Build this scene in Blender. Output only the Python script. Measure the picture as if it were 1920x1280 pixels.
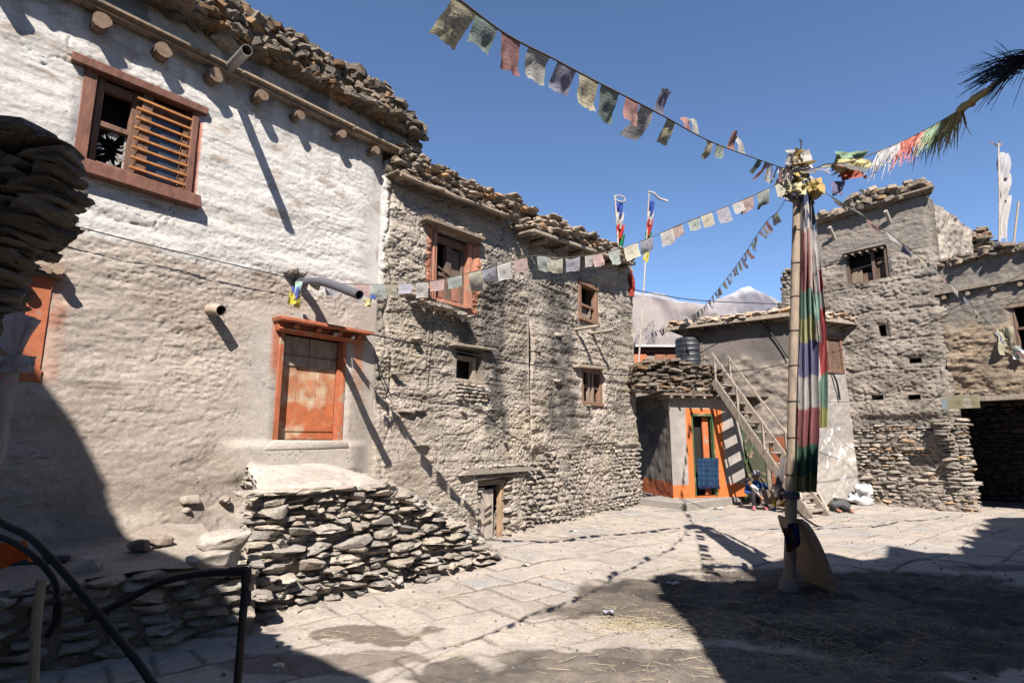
import bpy, math, random
import numpy as np
from mathutils import Vector, Matrix
for o in list(bpy.data.objects): bpy.data.objects.remove(o, do_unlink=True)
SC = bpy.context.scene; COL = SC.collection
R = math.radians
# ---------------------------------------------------------------- camera, sky, sun, exposure
FPX = 1080.0; CAMZ = 1.62; PITCH = math.atan(188/FPX)
cd = bpy.data.cameras.new('camera'); cam = bpy.data.objects.new('camera', cd); COL.objects.link(cam)
cam.location = (0, 0, CAMZ); cam.rotation_euler = (math.pi/2 + PITCH, 0, 0)
cd.sensor_width = 36; cd.lens = 36*FPX/1920; cd.clip_start = .05; cd.clip_end = 30000
SC.camera = cam
w = bpy.data.worlds.new('World'); SC.world = w; w.use_nodes = True
nt = w.node_tree; bg = nt.nodes['Background']
sky = nt.nodes.new('ShaderNodeTexSky'); sky.sky_type = 'NISHITA'; sky.sun_disc = False
sky.sun_elevation = R(45); sky.sun_rotation = R(180); sky.altitude = 2800; sky.air_density = 1.12; sky.dust_density = .05; sky.ozone_density = 4.6
nt.links.new(sky.outputs[0], bg.inputs[0]); bg.inputs[1].default_value = .066
sl = bpy.data.lights.new('sun', 'SUN'); sl.energy = 4.6; sl.angle = R(.5); sl.color = (1, .93, .85)
so = bpy.data.objects.new('sun', sl); COL.objects.link(so); so.location = (0, -20, 30); so.rotation_euler = (R(45), 0, 0)
SC.view_settings.view_transform = 'Standard'; SC.view_settings.look = 'None'; SC.view_settings.gamma = 1
SC.view_settings.exposure = 1.50
SC.render.engine = 'CYCLES'
SC.cycles.max_bounces = 6
# ---------------------------------------------------------------- noise
rng = np.random.RandomState(7); random.seed(7)
_P = rng.permutation(256); _P = np.concatenate([_P, _P, _P]); _V = rng.rand(256)*2 - 1
def vn(x, y, z=0.0):
    x, y, z = np.broadcast_arrays(np.asarray(x, float), np.asarray(y, float), np.asarray(z, float))
    xi = np.floor(x).astype(int); yi = np.floor(y).astype(int); zi = np.floor(z).astype(int)
    fx = x-xi; fy = y-yi; fz = z-zi
    fx = fx*fx*(3-2*fx); fy = fy*fy*(3-2*fy); fz = fz*fz*(3-2*fz)
    def h(a, b, c): return _V[_P[_P[_P[a & 255]+(b & 255)]+(c & 255)]]
    def l(a, b, t): return a+(b-a)*t
    return l(l(l(h(xi, yi, zi), h(xi+1, yi, zi), fx), l(h(xi, yi+1, zi), h(xi+1, yi+1, zi), fx), fy),
             l(l(h(xi, yi, zi+1), h(xi+1, yi, zi+1), fx), l(h(xi, yi+1, zi+1), h(xi+1, yi+1, zi+1), fx), fy), fz)
def fbm(x, y, z=0.0, o=4, g=.5):
    r = 0; a = 1; f = 1; t = 0
    for i in range(o):
        r = r+a*vn(np.asarray(x)*f+i*17.3, np.asarray(y)*f+i*9.1, np.asarray(z)*f+i*3.7); t += a; a *= g; f *= 2.03
    return r/t*1.6
def cracks(S, Z, k, wd=.012):      # thin branching lines, 0..1
    a = np.abs(fbm(S*1.3+k, Z*3.1, k, 5)); b = np.abs(fbm(S*2.1, Z*1.1+k, k+8, 5))
    gate = sst(.0, .35, vn(S*.8, Z*.9, k+3))
    return np.clip(sst(wd, wd*.3, a)*gate+sst(wd*.8, wd*.2, b)*sst(.15, .45, vn(S*.7, Z*.7, k+13)), 0, 1)
def sst(a, b, x):
    t = np.clip((x-a)/(b-a), 0, 1); return t*t*(3-2*t)
def mixc(c0, c1, m):
    c0 = np.asarray(c0, float); c1 = np.asarray(c1, float); m = np.asarray(m)[..., None]
    return c0*(1-m)+c1*m
# ---------------------------------------------------------------- mesh builder
BASE = {}; ALB = .60
class MB:
    def __init__(s): s.V = []; s.F = {}; s.C = []; s.U = []; s.n = 0; s.hasuv = False
    def add(s, v, faces, col=(.5, .5, .5), uv=None):
        v = np.asarray(v, float).reshape(-1, 3); k = len(v)
        if isinstance(faces, dict): it = faces.items()
        else:
            d = {}
            for f in faces: d.setdefault(len(f), []).append(f)
            it = d.items()
        for sz, fa in it: s.F.setdefault(sz, []).append(np.asarray(fa, int).reshape(-1, sz)+s.n)
        c = np.asarray(col, float)
        if c.ndim == 1: c = np.tile(c[:3], (k, 1))
        s.C.append(c.reshape(-1, 3)); s.V.append(v); s.n += k
        if uv is not None: s.hasuv = True; s.U.append(np.asarray(uv, float).reshape(-1, 2))
        else: s.U.append(np.zeros((k, 2)))
    def build(s, name, mat, parent=None, smooth=True, bevel=0):
        me = bpy.data.meshes.new(name)
        V = np.concatenate(s.V); C = np.concatenate(s.C)
        base = np.array(BASE.get(parent.as_pointer(), (0, 0, 0))) if parent else np.zeros(3)
        V = V-base; C = C*ALB
        loops = []; starts = []; p = 0
        for sz, l in s.F.items():
            a = np.concatenate(l); loops.append(a.ravel()); starts.append(p+np.arange(len(a))*sz); p += a.size
        L = np.concatenate(loops).astype(np.int32); S = np.concatenate(starts).astype(np.int32)
        me.vertices.add(len(V)); me.vertices.foreach_set('co', V.astype(np.float32).ravel())
        me.loops.add(len(L)); me.loops.foreach_set('vertex_index', L)
        me.polygons.add(len(S)); me.polygons.foreach_set('loop_start', S)
        me.update(calc_edges=True)
        me.polygons.foreach_set('use_smooth', np.full(len(S), smooth))
        at = me.color_attributes.new('Col', 'FLOAT_COLOR', 'POINT')
        at.data.foreach_set('color', np.hstack([C, np.ones((len(C), 1))]).astype(np.float32).ravel())
        if s.hasuv:
            U = np.concatenate(s.U); ul = me.uv_layers.new(name='UVMap')
            ul.data.foreach_set('uv', U[L].astype(np.float32).ravel())
        me.validate()
        if smooth and mat not in [M.get(k) for k in ('sack', 'skin', 'cloth', 'flag', 'ground', 'clay', 'rough', 'rock_far')]: me.set_sharp_from_angle(angle=R(26 if mat is M.get('stone') else 38))
        o = bpy.data.objects.new(name, me); COL.objects.link(o)
        if mat: me.materials.append(mat)
        if parent: o.parent = parent; BASE[o.as_pointer()] = base
        if bevel:
            m = o.modifiers.new('bevel', 'BEVEL'); m.width = bevel; m.segments = 1; m.limit_method = 'ANGLE'
        return o
def thing(name, label, cat, loc=(0, 0, 0), group=None):
    o = bpy.data.objects.new(name, None); COL.objects.link(o); o.location = loc; o.empty_display_size = .1
    o['label'] = label; o['category'] = cat
    if group: o['group'] = group
    BASE[o.as_pointer()] = tuple(loc); return o
def tag(o, label, cat, group=None, kind=None):
    o['label'] = label; o['category'] = cat
    if group: o['group'] = group
    if kind: o['kind'] = kind
    return o
# ---------------------------------------------------------------- materials
def mat(name, color=None, rough=.9, var=.25, vs=9., bumps=((60, .35, .004),), stretch=(1, 1, 1), metal=0., dark=None, grit=None, spec=.3):
    m = bpy.data.materials.new(name); m.use_nodes = True; t = m.node_tree; N = t.nodes; Lk = t.links
    p = N['Principled BSDF']; p.inputs['Roughness'].default_value = rough; p.inputs['Metallic'].default_value = metal
    p.inputs['Specular IOR Level'].default_value = spec
    tc = N.new('ShaderNodeTexCoord'); mp = N.new('ShaderNodeMapping'); mp.inputs['Scale'].default_value = stretch
    Lk.new(tc.outputs['Object'], mp.inputs[0])
    if color is None:
        a = N.new('ShaderNodeAttribute'); a.attribute_name = 'Col'; src = a.outputs['Color']
    else:
        a = N.new('ShaderNodeRGB'); a.outputs[0].default_value = (*color, 1); src = a.outputs[0]
    n1 = N.new('ShaderNodeTexNoise'); n1.inputs['Scale'].default_value = vs; n1.inputs['Detail'].default_value = 8; n1.inputs['Roughness'].default_value = .65
    Lk.new(mp.outputs[0], n1.inputs['Vector'])
    mr = N.new('ShaderNodeMapRange'); mr.inputs[1].default_value = .3; mr.inputs[2].default_value = .7
    mr.inputs[3].default_value = 1-var; mr.inputs[4].default_value = 1+var
    Lk.new(n1.outputs[0], mr.inputs[0])
    vm = N.new('ShaderNodeVectorMath'); vm.operation = 'SCALE'; Lk.new(src, vm.inputs[0]); Lk.new(mr.outputs[0], vm.inputs['Scale'])
    out = vm.outputs[0]
    if grit:
        g1 = N.new('ShaderNodeTexNoise'); g1.inputs['Scale'].default_value = grit[0]; g1.inputs['Detail'].default_value = 5; g1.inputs['Roughness'].default_value = .75
        Lk.new(mp.outputs[0], g1.inputs['Vector']); g2 = N.new('ShaderNodeMapRange'); g2.inputs[1].default_value = .36; g2.inputs[2].default_value = .62; g2.inputs[3].default_value = grit[1]; g2.inputs[4].default_value = 1.12
        Lk.new(g1.outputs[0], g2.inputs[0]); gv = N.new('ShaderNodeVectorMath'); gv.operation = 'SCALE'; Lk.new(out, gv.inputs[0]); Lk.new(g2.outputs[0], gv.inputs['Scale']); out = gv.outputs[0]
    if dark:
        n2 = N.new('ShaderNodeTexNoise'); n2.inputs['Scale'].default_value = dark[0]; n2.inputs['Detail'].default_value = 6
        Lk.new(mp.outputs[0], n2.inputs['Vector'])
        m2 = N.new('ShaderNodeMapRange'); m2.inputs[1].default_value = dark[1]; m2.inputs[2].default_value = dark[1]+dark[2]
        Lk.new(n2.outputs[0], m2.inputs[0])
        mx = N.new('ShaderNodeMix'); mx.data_type = 'RGBA'; Lk.new(m2.outputs[0], mx.inputs['Factor']); Lk.new(out, mx.inputs['A']); mx.inputs['B'].default_value = (*dark[3], 1)
        out = mx.outputs['Result']
    Lk.new(out, p.inputs['Base Color'])
    prev = None
    for (sc, st, di) in bumps:
        nb = N.new('ShaderNodeTexNoise'); nb.inputs['Scale'].default_value = sc; nb.inputs['Detail'].default_value = 5; nb.inputs['Roughness'].default_value = .6
        Lk.new(mp.outputs[0], nb.inputs['Vector'])
        b = N.new('ShaderNodeBump'); b.inputs['Strength'].default_value = st; b.inputs['Distance'].default_value = di
        Lk.new(nb.outputs[0], b.inputs['Height'])
        if prev: Lk.new(prev.outputs[0], b.inputs['Normal'])
        prev = b
    if prev: Lk.new(prev.outputs[0], p.inputs['Normal'])
    return m
M = {}
M['clay'] = mat('clay_plaster', var=.12, vs=7, bumps=((30, .5, .006), (95, .9, .005)), stretch=(1, 1, 1.8), grit=(38, .74))
M['rough'] = mat('crumbling_mud', var=.24, vs=11, bumps=((24, .7, .009), (65, .8, .006)), stretch=(1, 1, 1.7), grit=(34, .60))
M['stone'] = mat('field_stone', var=.28, vs=14, bumps=((22, .8, .014), (90, .7, .005)), stretch=(1, 1, 2.2), grit=(45, .68))
M['slate'] = mat('roof_slate', var=.4, vs=18, bumps=((30, .8, .010), (120, .7, .004)), stretch=(1, 1, 3), grit=(50, .6))
M['ground'] = mat('dusty_ground', var=.10, vs=4, bumps=((18, .4, .006), (75, .7, .004)), grit=(26, .80))
M['wood'] = mat('weathered_wood', var=.35, vs=14, bumps=((40, .7, .006),), stretch=(1, 1, .35))
M['beam'] = mat('beam_wood', var=.35, vs=20, bumps=((45, .8, .008),))
M['paint'] = mat('worn_orange_paint', var=.22, vs=9, bumps=((30, .6, .004),), dark=(7, .60, .06, (.23, .16, .11)))
M['cement'] = mat('cement_render', var=.14, vs=6, bumps=((35, .5, .004),))
M['black'] = mat('black_pipe', (.008, .008, .011), rough=.6, var=.3, vs=20, bumps=((60, .15, .002),), spec=.22)
M['greypipe'] = mat('grey_pipe', (.065, .065, .08), rough=.5, var=.12, vs=14, bumps=((40, .1, .002),), spec=.5)
M['metal'] = mat('dull_steel', (.36, .35, .33), rough=.42, var=.3, vs=14, metal=.7)
M['void'] = mat('dark_interior', (.02, .017, .015), rough=1, var=.3)
M['tank'] = mat('black_tank', (.016, .018, .024), rough=.5, var=.2, vs=5, spec=.5)
M['straw'] = mat('dry_straw', (.34, .285, .19), rough=.8, var=.35, vs=30)
M['skin'] = mat('cloth_and_skin', rough=.8, var=.18, vs=30, bumps=((50, .4, .006),))
M['hair'] = mat('yak_hair', (.008, .008, .015), rough=.6, var=.3)
M['sack'] = mat('white_sack', (.42, .42, .43), rough=.7, var=.1, vs=20, bumps=((25, .8, .02),))
M['glass'] = mat('dim_glass', (.03, .035, .045), rough=.12, var=.2, bumps=(), spec=.6)
M['rock_far'] = mat('mountain', var=.2, vs=.02, bumps=((.05, .8, 8.),), rough=1)
def cloth_mat(name, ink=True, trans=.35):
    m = bpy.data.materials.new(name); m.use_nodes = True; t = m.node_tree; N = t.nodes; Lk = t.links
    p = N['Principled BSDF']; p.inputs['Roughness'].default_value = .9; p.inputs['Specular IOR Level'].default_value = .1
    a = N.new('ShaderNodeAttribute'); a.attribute_name = 'Col'; src = a.outputs['Color']
    n0 = N.new('ShaderNodeTexNoise'); n0.inputs['Scale'].default_value = 8
    mr = N.new('ShaderNodeMapRange'); mr.inputs[3].default_value = .78; mr.inputs[4].default_value = 1.2
    Lk.new(n0.outputs[0], mr.inputs[0])
    vm = N.new('ShaderNodeVectorMath'); vm.operation = 'SCALE'; Lk.new(src, vm.inputs[0]); Lk.new(mr.outputs[0], vm.inputs['Scale']); src = vm.outputs[0]
    if ink:
        uv = N.new('ShaderNodeUVMap'); sp = N.new('ShaderNodeSeparateXYZ'); Lk.new(uv.outputs[0], sp.inputs[0])
        def mth(op, x, y=None):
            k = N.new('ShaderNodeMath'); k.operation = op
            if hasattr(x, 'links'): Lk.new(x, k.inputs[0])
            else: k.inputs[0].default_value = x
            if y is not None:
                if hasattr(y, 'links'): Lk.new(y, k.inputs[1])
                else: k.inputs[1].default_value = y
            return k.outputs[0]
        rows = mth('GREATER_THAN', mth('SINE', mth('MULTIPLY', sp.outputs[1], 50.)), .0)
        mp = N.new('ShaderNodeMapping'); mp.inputs['Scale'].default_value = (20, 9, 1); Lk.new(uv.outputs[0], mp.inputs[0])
        nn = N.new('ShaderNodeTexNoise'); nn.inputs['Scale'].default_value = 1.; nn.inputs['Detail'].default_value = 2; Lk.new(mp.outputs[0], nn.inputs['Vector'])
        ch = mth('GREATER_THAN', nn.outputs[0], .47)
        inx = mth('MULTIPLY', mth('GREATER_THAN', sp.outputs[0], .1), mth('LESS_THAN', sp.outputs[0], .9))
        iny = mth('MULTIPLY', mth('GREATER_THAN', sp.outputs[1], .1), mth('LESS_THAN', sp.outputs[1], .88))
        f = mth('MULTIPLY', mth('MULTIPLY', rows, ch), mth('MULTIPLY', inx, iny))
        dx = mth('ABSOLUTE', mth('SUBTRACT', sp.outputs[0], .5)); dy = mth('ABSOLUTE', mth('SUBTRACT', sp.outputs[1], .5))
        em = mth('MULTIPLY', mth('LESS_THAN', mth('ADD', dx, dy), .17), mth('GREATER_THAN', nn.outputs[0], .42))
        f = mth('MULTIPLY', mth('MAXIMUM', f, em), .48)
        mx = N.new('ShaderNodeMix'); mx.data_type = 'RGBA'; Lk.new(f, mx.inputs['Factor']); Lk.new(src, mx.inputs['A']); mx.inputs['B'].default_value = (.06, .055, .08, 1)
        src = mx.outputs['Result']
    Lk.new(src, p.inputs['Base Color'])
    tr = N.new('ShaderNodeBsdfTranslucent'); Lk.new(src, tr.inputs['Color'])
    ms = N.new('ShaderNodeMixShader'); ms.inputs[0].default_value = trans
    Lk.new(p.outputs[0], ms.inputs[1]); Lk.new(tr.outputs[0], ms.inputs[2]); Lk.new(ms.outputs[0], N['Material Output'].inputs['Surface'])
    w1 = N.new('ShaderNodeTexNoise'); w1.inputs['Scale'].default_value = 22; b = N.new('ShaderNodeBump'); b.inputs['Strength'].default_value = .35; b.inputs['Distance'].default_value = .012
    Lk.new(w1.outputs[0], b.inputs['Height']); Lk.new(b.outputs[0], p.inputs['Normal'])
    return m
M['flag'] = cloth_mat('printed_flag'); M['cloth'] = cloth_mat('plain_cloth', ink=False, trans=.22)
# ---------------------------------------------------------------- projections onto real planes
CO = np.array([0, 0, CAMZ]); _c, _s = math.cos(PITCH), math.sin(PITCH)
def ray(px, py):
    x = (px-960)/FPX; y = (640-py)/FPX
    return np.array([x, _c-y*_s, _s+y*_c])
def gr(px, py, z=0):
    d = ray(px, py); return CO+d*((z-CAMZ)/d[2])
def at(px, py, Y):
    d = ray(px, py); return CO+d*(Y/d[1])
class Frame:                       # a vertical plane: s along it, off towards the viewer, z up
    def __init__(s, P, U):
        s.P = np.array(P, float)[:2]; s.U = np.array(U, float)[:2]; s.U /= np.linalg.norm(s.U); s.N = np.array([s.U[1], -s.U[0]])
    def un(s, sv): return s.U, s.N
    def p(s, sv, off, z):
        sv, off, z = np.broadcast_arrays(np.asarray(sv, float), np.asarray(off, float), np.asarray(z, float))
        xy = s.P+sv[..., None]*s.U+off[..., None]*s.N
        return np.concatenate([xy, z[..., None]], -1)
    def hit(s, px, py, off=0):
        d = ray(px, py); t = ((s.P+s.N*off)@s.N)/(d[:2]@s.N); q = CO+d*t
        return float((q[:2]-s.P)@s.U), float(q[2])
class Bent(Frame):                 # the left row of houses: bends slightly at s = 0
    def __init__(s, P, U, P2): super().__init__(P, U); s.B = Frame(P, np.array(P2)-np.array(P))
    def un(s, sv): return (s.B if sv > 0 else s).U, (s.B if sv > 0 else s).N
    def p(s, sv, off, z):
        sv, off, z = np.broadcast_arrays(np.asarray(sv, float), np.asarray(off, float), np.asarray(z, float))
        t = sst(-.5, .5, sv)[..., None]
        nrm = s.N*(1-t)+s.B.N*t
        base = s.P+np.where(sv[..., None] > 0, sv[..., None]*s.B.U, sv[..., None]*s.U)
        return np.concatenate([base+off[..., None]*nrm, z[..., None]], -1)
    def hit(s, px, py, off=0):
        a = Frame.hit(s, px, py, off)
        return a if a[0] <= 0 else s.B.hit(px, py, off)
W = Bent((-.48, 9.92), (.636, .772), (3.1, 15.06))
# ---------------------------------------------------------------- primitives
BF = [(0, 1, 3, 2), (4, 6, 7, 5), (0, 4, 5, 1), (2, 3, 7, 6), (0, 2, 6, 4), (1, 5, 7, 3)]
def fbox(mb, F, s0, s1, o0, o1, z0, z1, col, jit=0.0):
    v = [F.p(s, o, z) for s in (s0, s1) for o in (o0, o1) for z in (z0, z1)]
    v = np.array(v)
    if jit: v = v+(rng.rand(8, 3)-.5)*jit
    mb.add(v, BF, col)
def quadbox(mb, F, c4, o0, o1, col):      # c4: four (s,z) corners, extruded between offsets
    v = [F.p(s, o, z) for o in (o0, o1) for (s, z) in c4]
    mb.add(np.array(v), [(0, 1, 2, 3), (7, 6, 5, 4), (0, 4, 5, 1), (1, 5, 6, 2), (2, 6, 7, 3), (3, 7, 4, 0)], col)
def bar(mb, a, b, wd, th, col, up=(0, 0, 1)):
    a = np.array(a, float); b = np.array(b, float); d = b-a; L = np.linalg.norm(d); d /= L
    u = np.array(up, float); sdir = np.cross(d, u)
    if np.linalg.norm(sdir) < 1e-4: sdir = np.cross(d, (1, 0, 0))
    sdir /= np.linalg.norm(sdir); u = np.cross(sdir, d)
    v = [p+sdir*x*wd/2+u*y*th/2 for p in (a, b) for x in (-1, 1) for y in (-1, 1)]
    mb.add(np.array(v), BF, col)
def tube(mb, pts, r, col, n=10, wob=0.0, caps=True, ring=None):
    P = np.array(pts, float); k = len(P); r = np.broadcast_to(np.asarray(r, float), (k,)).copy()
    T = np.gradient(P, axis=0); T /= np.linalg.norm(T, axis=1)[:, None]
    ref = np.array([0, 0, 1.]) if abs(T[0][2]) < .9 else np.array([1., 0, 0])
    vs = []; 
    for i in range(k):
        a = np.cross(T[i], ref); a /= np.linalg.norm(a); b = np.cross(a, T[i]); ref = b
        th = np.arange(n)/n*2*np.pi
        rr = r[i]*(1+wob*vn(np.cos(th)*1.5+i*.6, np.sin(th)*1.5, i*.35+P[0][0]*7))
        vs.append(P[i]+np.outer(np.cos(th)*rr, a)+np.outer(np.sin(th)*rr, b))
    V = np.concatenate(vs); f = [(i*n+j, i*n+(j+1) % n, (i+1)*n+(j+1) % n, (i+1)*n+j) for i in range(k-1) for j in range(n)]
    d = {4: f}
    c = np.tile(np.asarray(col, float)[:3], (len(V), 1))
    mb.add(V, d, c)
    if caps:
        for i, sg in ((0, -1), (k-1, 1)):
            cc = np.vstack([vs[i], [vs[i].mean(0)]]); mb.add(cc, [(j, (j+1) % n, n) if sg > 0 else ((j+1) % n, j, n) for j in range(n)], (ring if ring is not None else col))
def hollow(mb, pts, r, t, col, n=16):
    tube(mb, pts, r, col, n, caps=False); tube(mb, pts, r-t, np.array(col)*.3, n, caps=False)
    P = np.array(pts, float); e = P[-1]; d = e-P[-2]; d /= np.linalg.norm(d)
    ref = np.array([0, 0, 1.]) if abs(d[2]) < .9 else np.array([1., 0, 0])
    a = np.cross(d, ref); a /= np.linalg.norm(a); b = np.cross(a, d); th = np.arange(n)/n*2*np.pi
    o = e+np.outer(np.cos(th)*r, a)+np.outer(np.sin(th)*r, b); i = e+np.outer(np.cos(th)*(r-t), a)+np.outer(np.sin(th)*(r-t), b)
    mb.add(np.vstack([o, i]), [(j, (j+1) % n, n+(j+1) % n, n+j) for j in range(n)], col)
def spline(pts, n=24):
    P = [np.array(p, float) for p in pts]; P = [2*P[0]-P[1]]+P+[2*P[-1]-P[-2]]; out = []
    seg = len(P)-3
    for i in range(seg):
        a, b, c, d = P[i:i+4]; m = max(2, n//seg)
        for j in range(m):
            t = j/m; out.append(.5*((2*b)+(c-a)*t+(2*a-5*b+4*c-d)*t*t+(3*b-a-3*c+d)*t**3))
    out.append(P[-2]); return np.array(out)
# rock variants
def _rock(seed, n=5, box=.55, amp=.16):
    idx = {}; V = []; F = []
    def vid(p):
        k = tuple(np.round(p, 5))
        if k not in idx: idx[k] = len(V); V.append(p)
        return idx[k]
    g = np.linspace(-1, 1, n+1)
    for ax in range(3):
        for sg in (-1, 1):
            for i in range(n):
                for j in range(n):
                    q = []
                    for (a, b) in ((g[i], g[j]), (g[i+1], g[j]), (g[i+1], g[j+1]), (g[i], g[j+1])):
                        p = np.zeros(3); p[ax] = sg; p[(ax+1) % 3] = a; p[(ax+2) % 3] = b; q.append(vid(p))
                    F.append(q if sg > 0 else q[::-1])
    V = np.array(V); S = V/np.linalg.norm(V, axis=1)[:, None]
    V = V*box+S*(1-box)*1.15
    nz = np.stack([fbm(V[:, 0]*1.3+seed*5.1, V[:, 1]*1.3+k*11, V[:, 2]*1.3, 3) for k in range(3)], 1)
    V = V+nz*amp*1.2
    rs = np.random.RandomState(seed+500)
    for k in range(11):      # chip off flat facets
        d = rs.randn(3)*np.array([1, 1, .55]); d /= np.linalg.norm(d); t = .74+.36*rs.rand(); V = V-np.maximum(V@d-t, 0)[:, None]*d*.92
    V /= np.abs(V).max(0)
    return V, np.array(F)
ROCKS = [_rock(i, 6, .80+.18*(i % 4)/3, .24) for i in range(20)]
ROCKS_LO = [_rock(i+40, 4, .75, .24) for i in range(10)]
def _slate(seed):
    r = np.random.RandomState(seed); n = r.randint(5, 8); a = np.sort(r.rand(n)*.6+np.arange(n))/n*2*np.pi
    rad = .75+.25*r.rand(n); x = np.cos(a)*rad; y = np.sin(a)*rad
    top = np.stack([x, y, 1+.5*(r.rand(n)-.5)], 1); bot = np.stack([x*(.85+.2*r.rand(n)), y*(.85+.2*r.rand(n)), -1+.5*(r.rand(n)-.5)], 1)
    V = np.vstack([top, bot]); V /= np.abs(V).max(0)
    F = [tuple(range(n)), tuple(range(2*n-1, n-1, -1))]+[(i, n+i, n+(i+1) % n, (i+1) % n) for i in range(n)]
    return V, F
SLATES = [_slate(i) for i in range(24)]
def rotm(ax, ay, az): return np.array(Matrix.Rotation(az, 3, 'Z')@Matrix.Rotation(ay, 3, 'Y')@Matrix.Rotation(ax, 3, 'X'))
def put(mb, lib, c, sx, sy, sz, u, n, col, tilt=.08, tilts=None):
    V, F = lib[rng.randint(len(lib))]
    V = V*np.array([rng.choice((-1, 1)), 1, 1])*1.0
    sgn = 1
    V = V*np.array([sx, sy, sz])
    t = tilts if tilts is not None else (rng.rand(3)-.5)*2*tilt
    V = V@rotm(*t).T
    A = np.stack([np.array([u[0], u[1], 0]), np.array([n[0], n[1], 0]), np.array([0, 0, 1.])], 0)
    mb.add(V@A+np.asarray(c), F if isinstance(F, list) else {4: F}, col)
STONEC = [(.41, .35, .295), (.36, .315, .27), (.46, .39, .325), (.31, .28, .25), (.42, .36, .295), (.38, .34, .30)]
def scol(k=1.0, warm=0):
    c = np.array(STONEC[rng.randint(6)])*k*(.82+.36*rng.rand())
    if warm and rng.rand() < warm: c = c*np.array([1.25, .95, .68])
    return c
def masonry(mb, F, s0, s1, z0, ztop, hmin=.05, hmax=.13, asp=(1.5, 4.2), proud=.05, depth=.16, k=1., off=None, skip=None, lib=None, warm=0, tilt=.06, zbot=None, colf=None):
    z = z0; seed = rng.rand()*50; lib = lib or ROCKS; zt = ztop if callable(ztop) else (lambda s: ztop)
    zm = max(zt(s) for s in np.linspace(s0, s1, 25))
    while z < zm:
        h = hmin+(hmax-hmin)*rng.rand()**1.4; s = s0-rng.rand()*.1
        while s < s1:
            wd = h*(asp[0]+(asp[1]-asp[0])*rng.rand()**1.5); wd = min(wd, .55); hh = h*(.8+.35*rng.rand())
            sc = s+wd/2; zc = z+h/2+.035*float(vn(sc*1.4, z*2, seed))
            if s0-.02 <= sc <= s1+.05 and zc+hh*.3 < zt(sc) and not (skip and skip(sc, zc)) and (zbot is None or zc > zbot(sc)):
                o = (off(sc, zc) if off else 0.)+proud*rng.rand()*1.0-.01
                u, n = F.un(sc); c = F.p(sc, o-depth/2, zc)
                put(mb, lib, c, wd/2*1.03, depth/2*(1+.3*rng.rand()), hh/2*1.06, u, n, (colf(sc, zc) if colf else scol(k, warm)), tilt)
            s += wd
        z += h*.97
def slate_pile(mb, F, s0, s1, z0f, z1f, o0, o1, k=.8, size=(.05, .14), n=None, asp=(1.2, 3), th=(.018, .05), tilt=.35, lib=None, warm=.1):
    """dry heap of slates/stones on a roof edge between offsets o0..o1, heights z0f..z1f"""
    L = s1-s0; lib = lib or SLATES
    s = s0
    for i in range(n):
        sc = s0+L*rng.rand(); a = z0f(sc); b = z1f(sc)
        t = rng.rand(); zc = a+(b-a)*t
        o = o0+(o1-o0)*rng.rand()
        w_ = size[0]+(size[1]-size[0])*rng.rand()**1.5
        u, nn = F.un(sc)
        put(mb, lib, F.p(sc, o, zc), w_*(.8+.5*rng.rand()), w_*(.9+.7*rng.rand()), th[0]+(th[1]-th[0])*rng.rand(), u, nn, scol(k, warm)*np.array((1.02, .95, .87)), tilt)
def facade(F, s0, s1, z0, ztop, hf, cf, holes=(), res=.022, name='wall', m=None, parent=None, inset=.3, holecol=None, flat=False):
    ns = max(2, int((s1-s0)/res)); zt = ztop if callable(ztop) else (lambda s: np.full_like(s, ztop))
    S1 = np.linspace(s0, s1, ns+1); ZT = zt(S1); nz = max(2, int((ZT.max()-z0)/res))
    v = np.linspace(0, 1, nz+1); S = np.repeat(S1[:, None], nz+1, 1); Z = z0+(ZT-z0)[:, None]*v[None, :]
    H = hf(S, Z); Cc = cf(S, Z, H)
    for (a, b, c, d) in holes:      # pull the rim back a little so frames sit proud
        m_ = np.maximum(np.maximum(a-S, S-b), np.maximum(c-Z, Z-d)); H = H*sst(-.02, .12, m_)
    V = F.p(S, H, Z).reshape(-1, 3)
    I = np.arange((ns+1)*(nz+1)).reshape(ns+1, nz+1)
    q = np.stack([I[:-1, :-1], I[1:, :-1], I[1:, 1:], I[:-1, 1:]], -1).reshape(-1, 4)
    sc = (S[:-1, :-1]+S[1:, 1:]).ravel()/2; zc = (Z[:-1, :-1]+Z[1:, 1:]).ravel()/2
    keep = np.ones(len(q), bool)
    for (a, b, c, d) in holes: keep &= ~((sc > a) & (sc < b) & (zc > c) & (zc < d))
    mb = MB(); mb.add(V, {4: q[keep]}, Cc.reshape(-1, 3))
    for (a, b, c, d) in holes:
        a -= .012; b += .012; c -= .012; d += .012
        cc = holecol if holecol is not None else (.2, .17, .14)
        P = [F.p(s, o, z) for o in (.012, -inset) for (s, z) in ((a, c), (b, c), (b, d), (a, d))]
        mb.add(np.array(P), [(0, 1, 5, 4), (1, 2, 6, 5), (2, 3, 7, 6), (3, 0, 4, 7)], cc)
        mb.add(np.array(P[4:]), [(0, 1, 2, 3)], (.02, .018, .016))  # near-black back sheet: darkness of the unlit interior put into the colour
    return mb.build(name, m, parent)
def plate(name, m, parent, pts, col, smooth=False):     # closed shell piece from corner lists
    mb = MB()
    for q in pts: mb.add(np.array(q), [tuple(range(len(q)))], col)
    return mb.build(name, m, parent, smooth=smooth)
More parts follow.
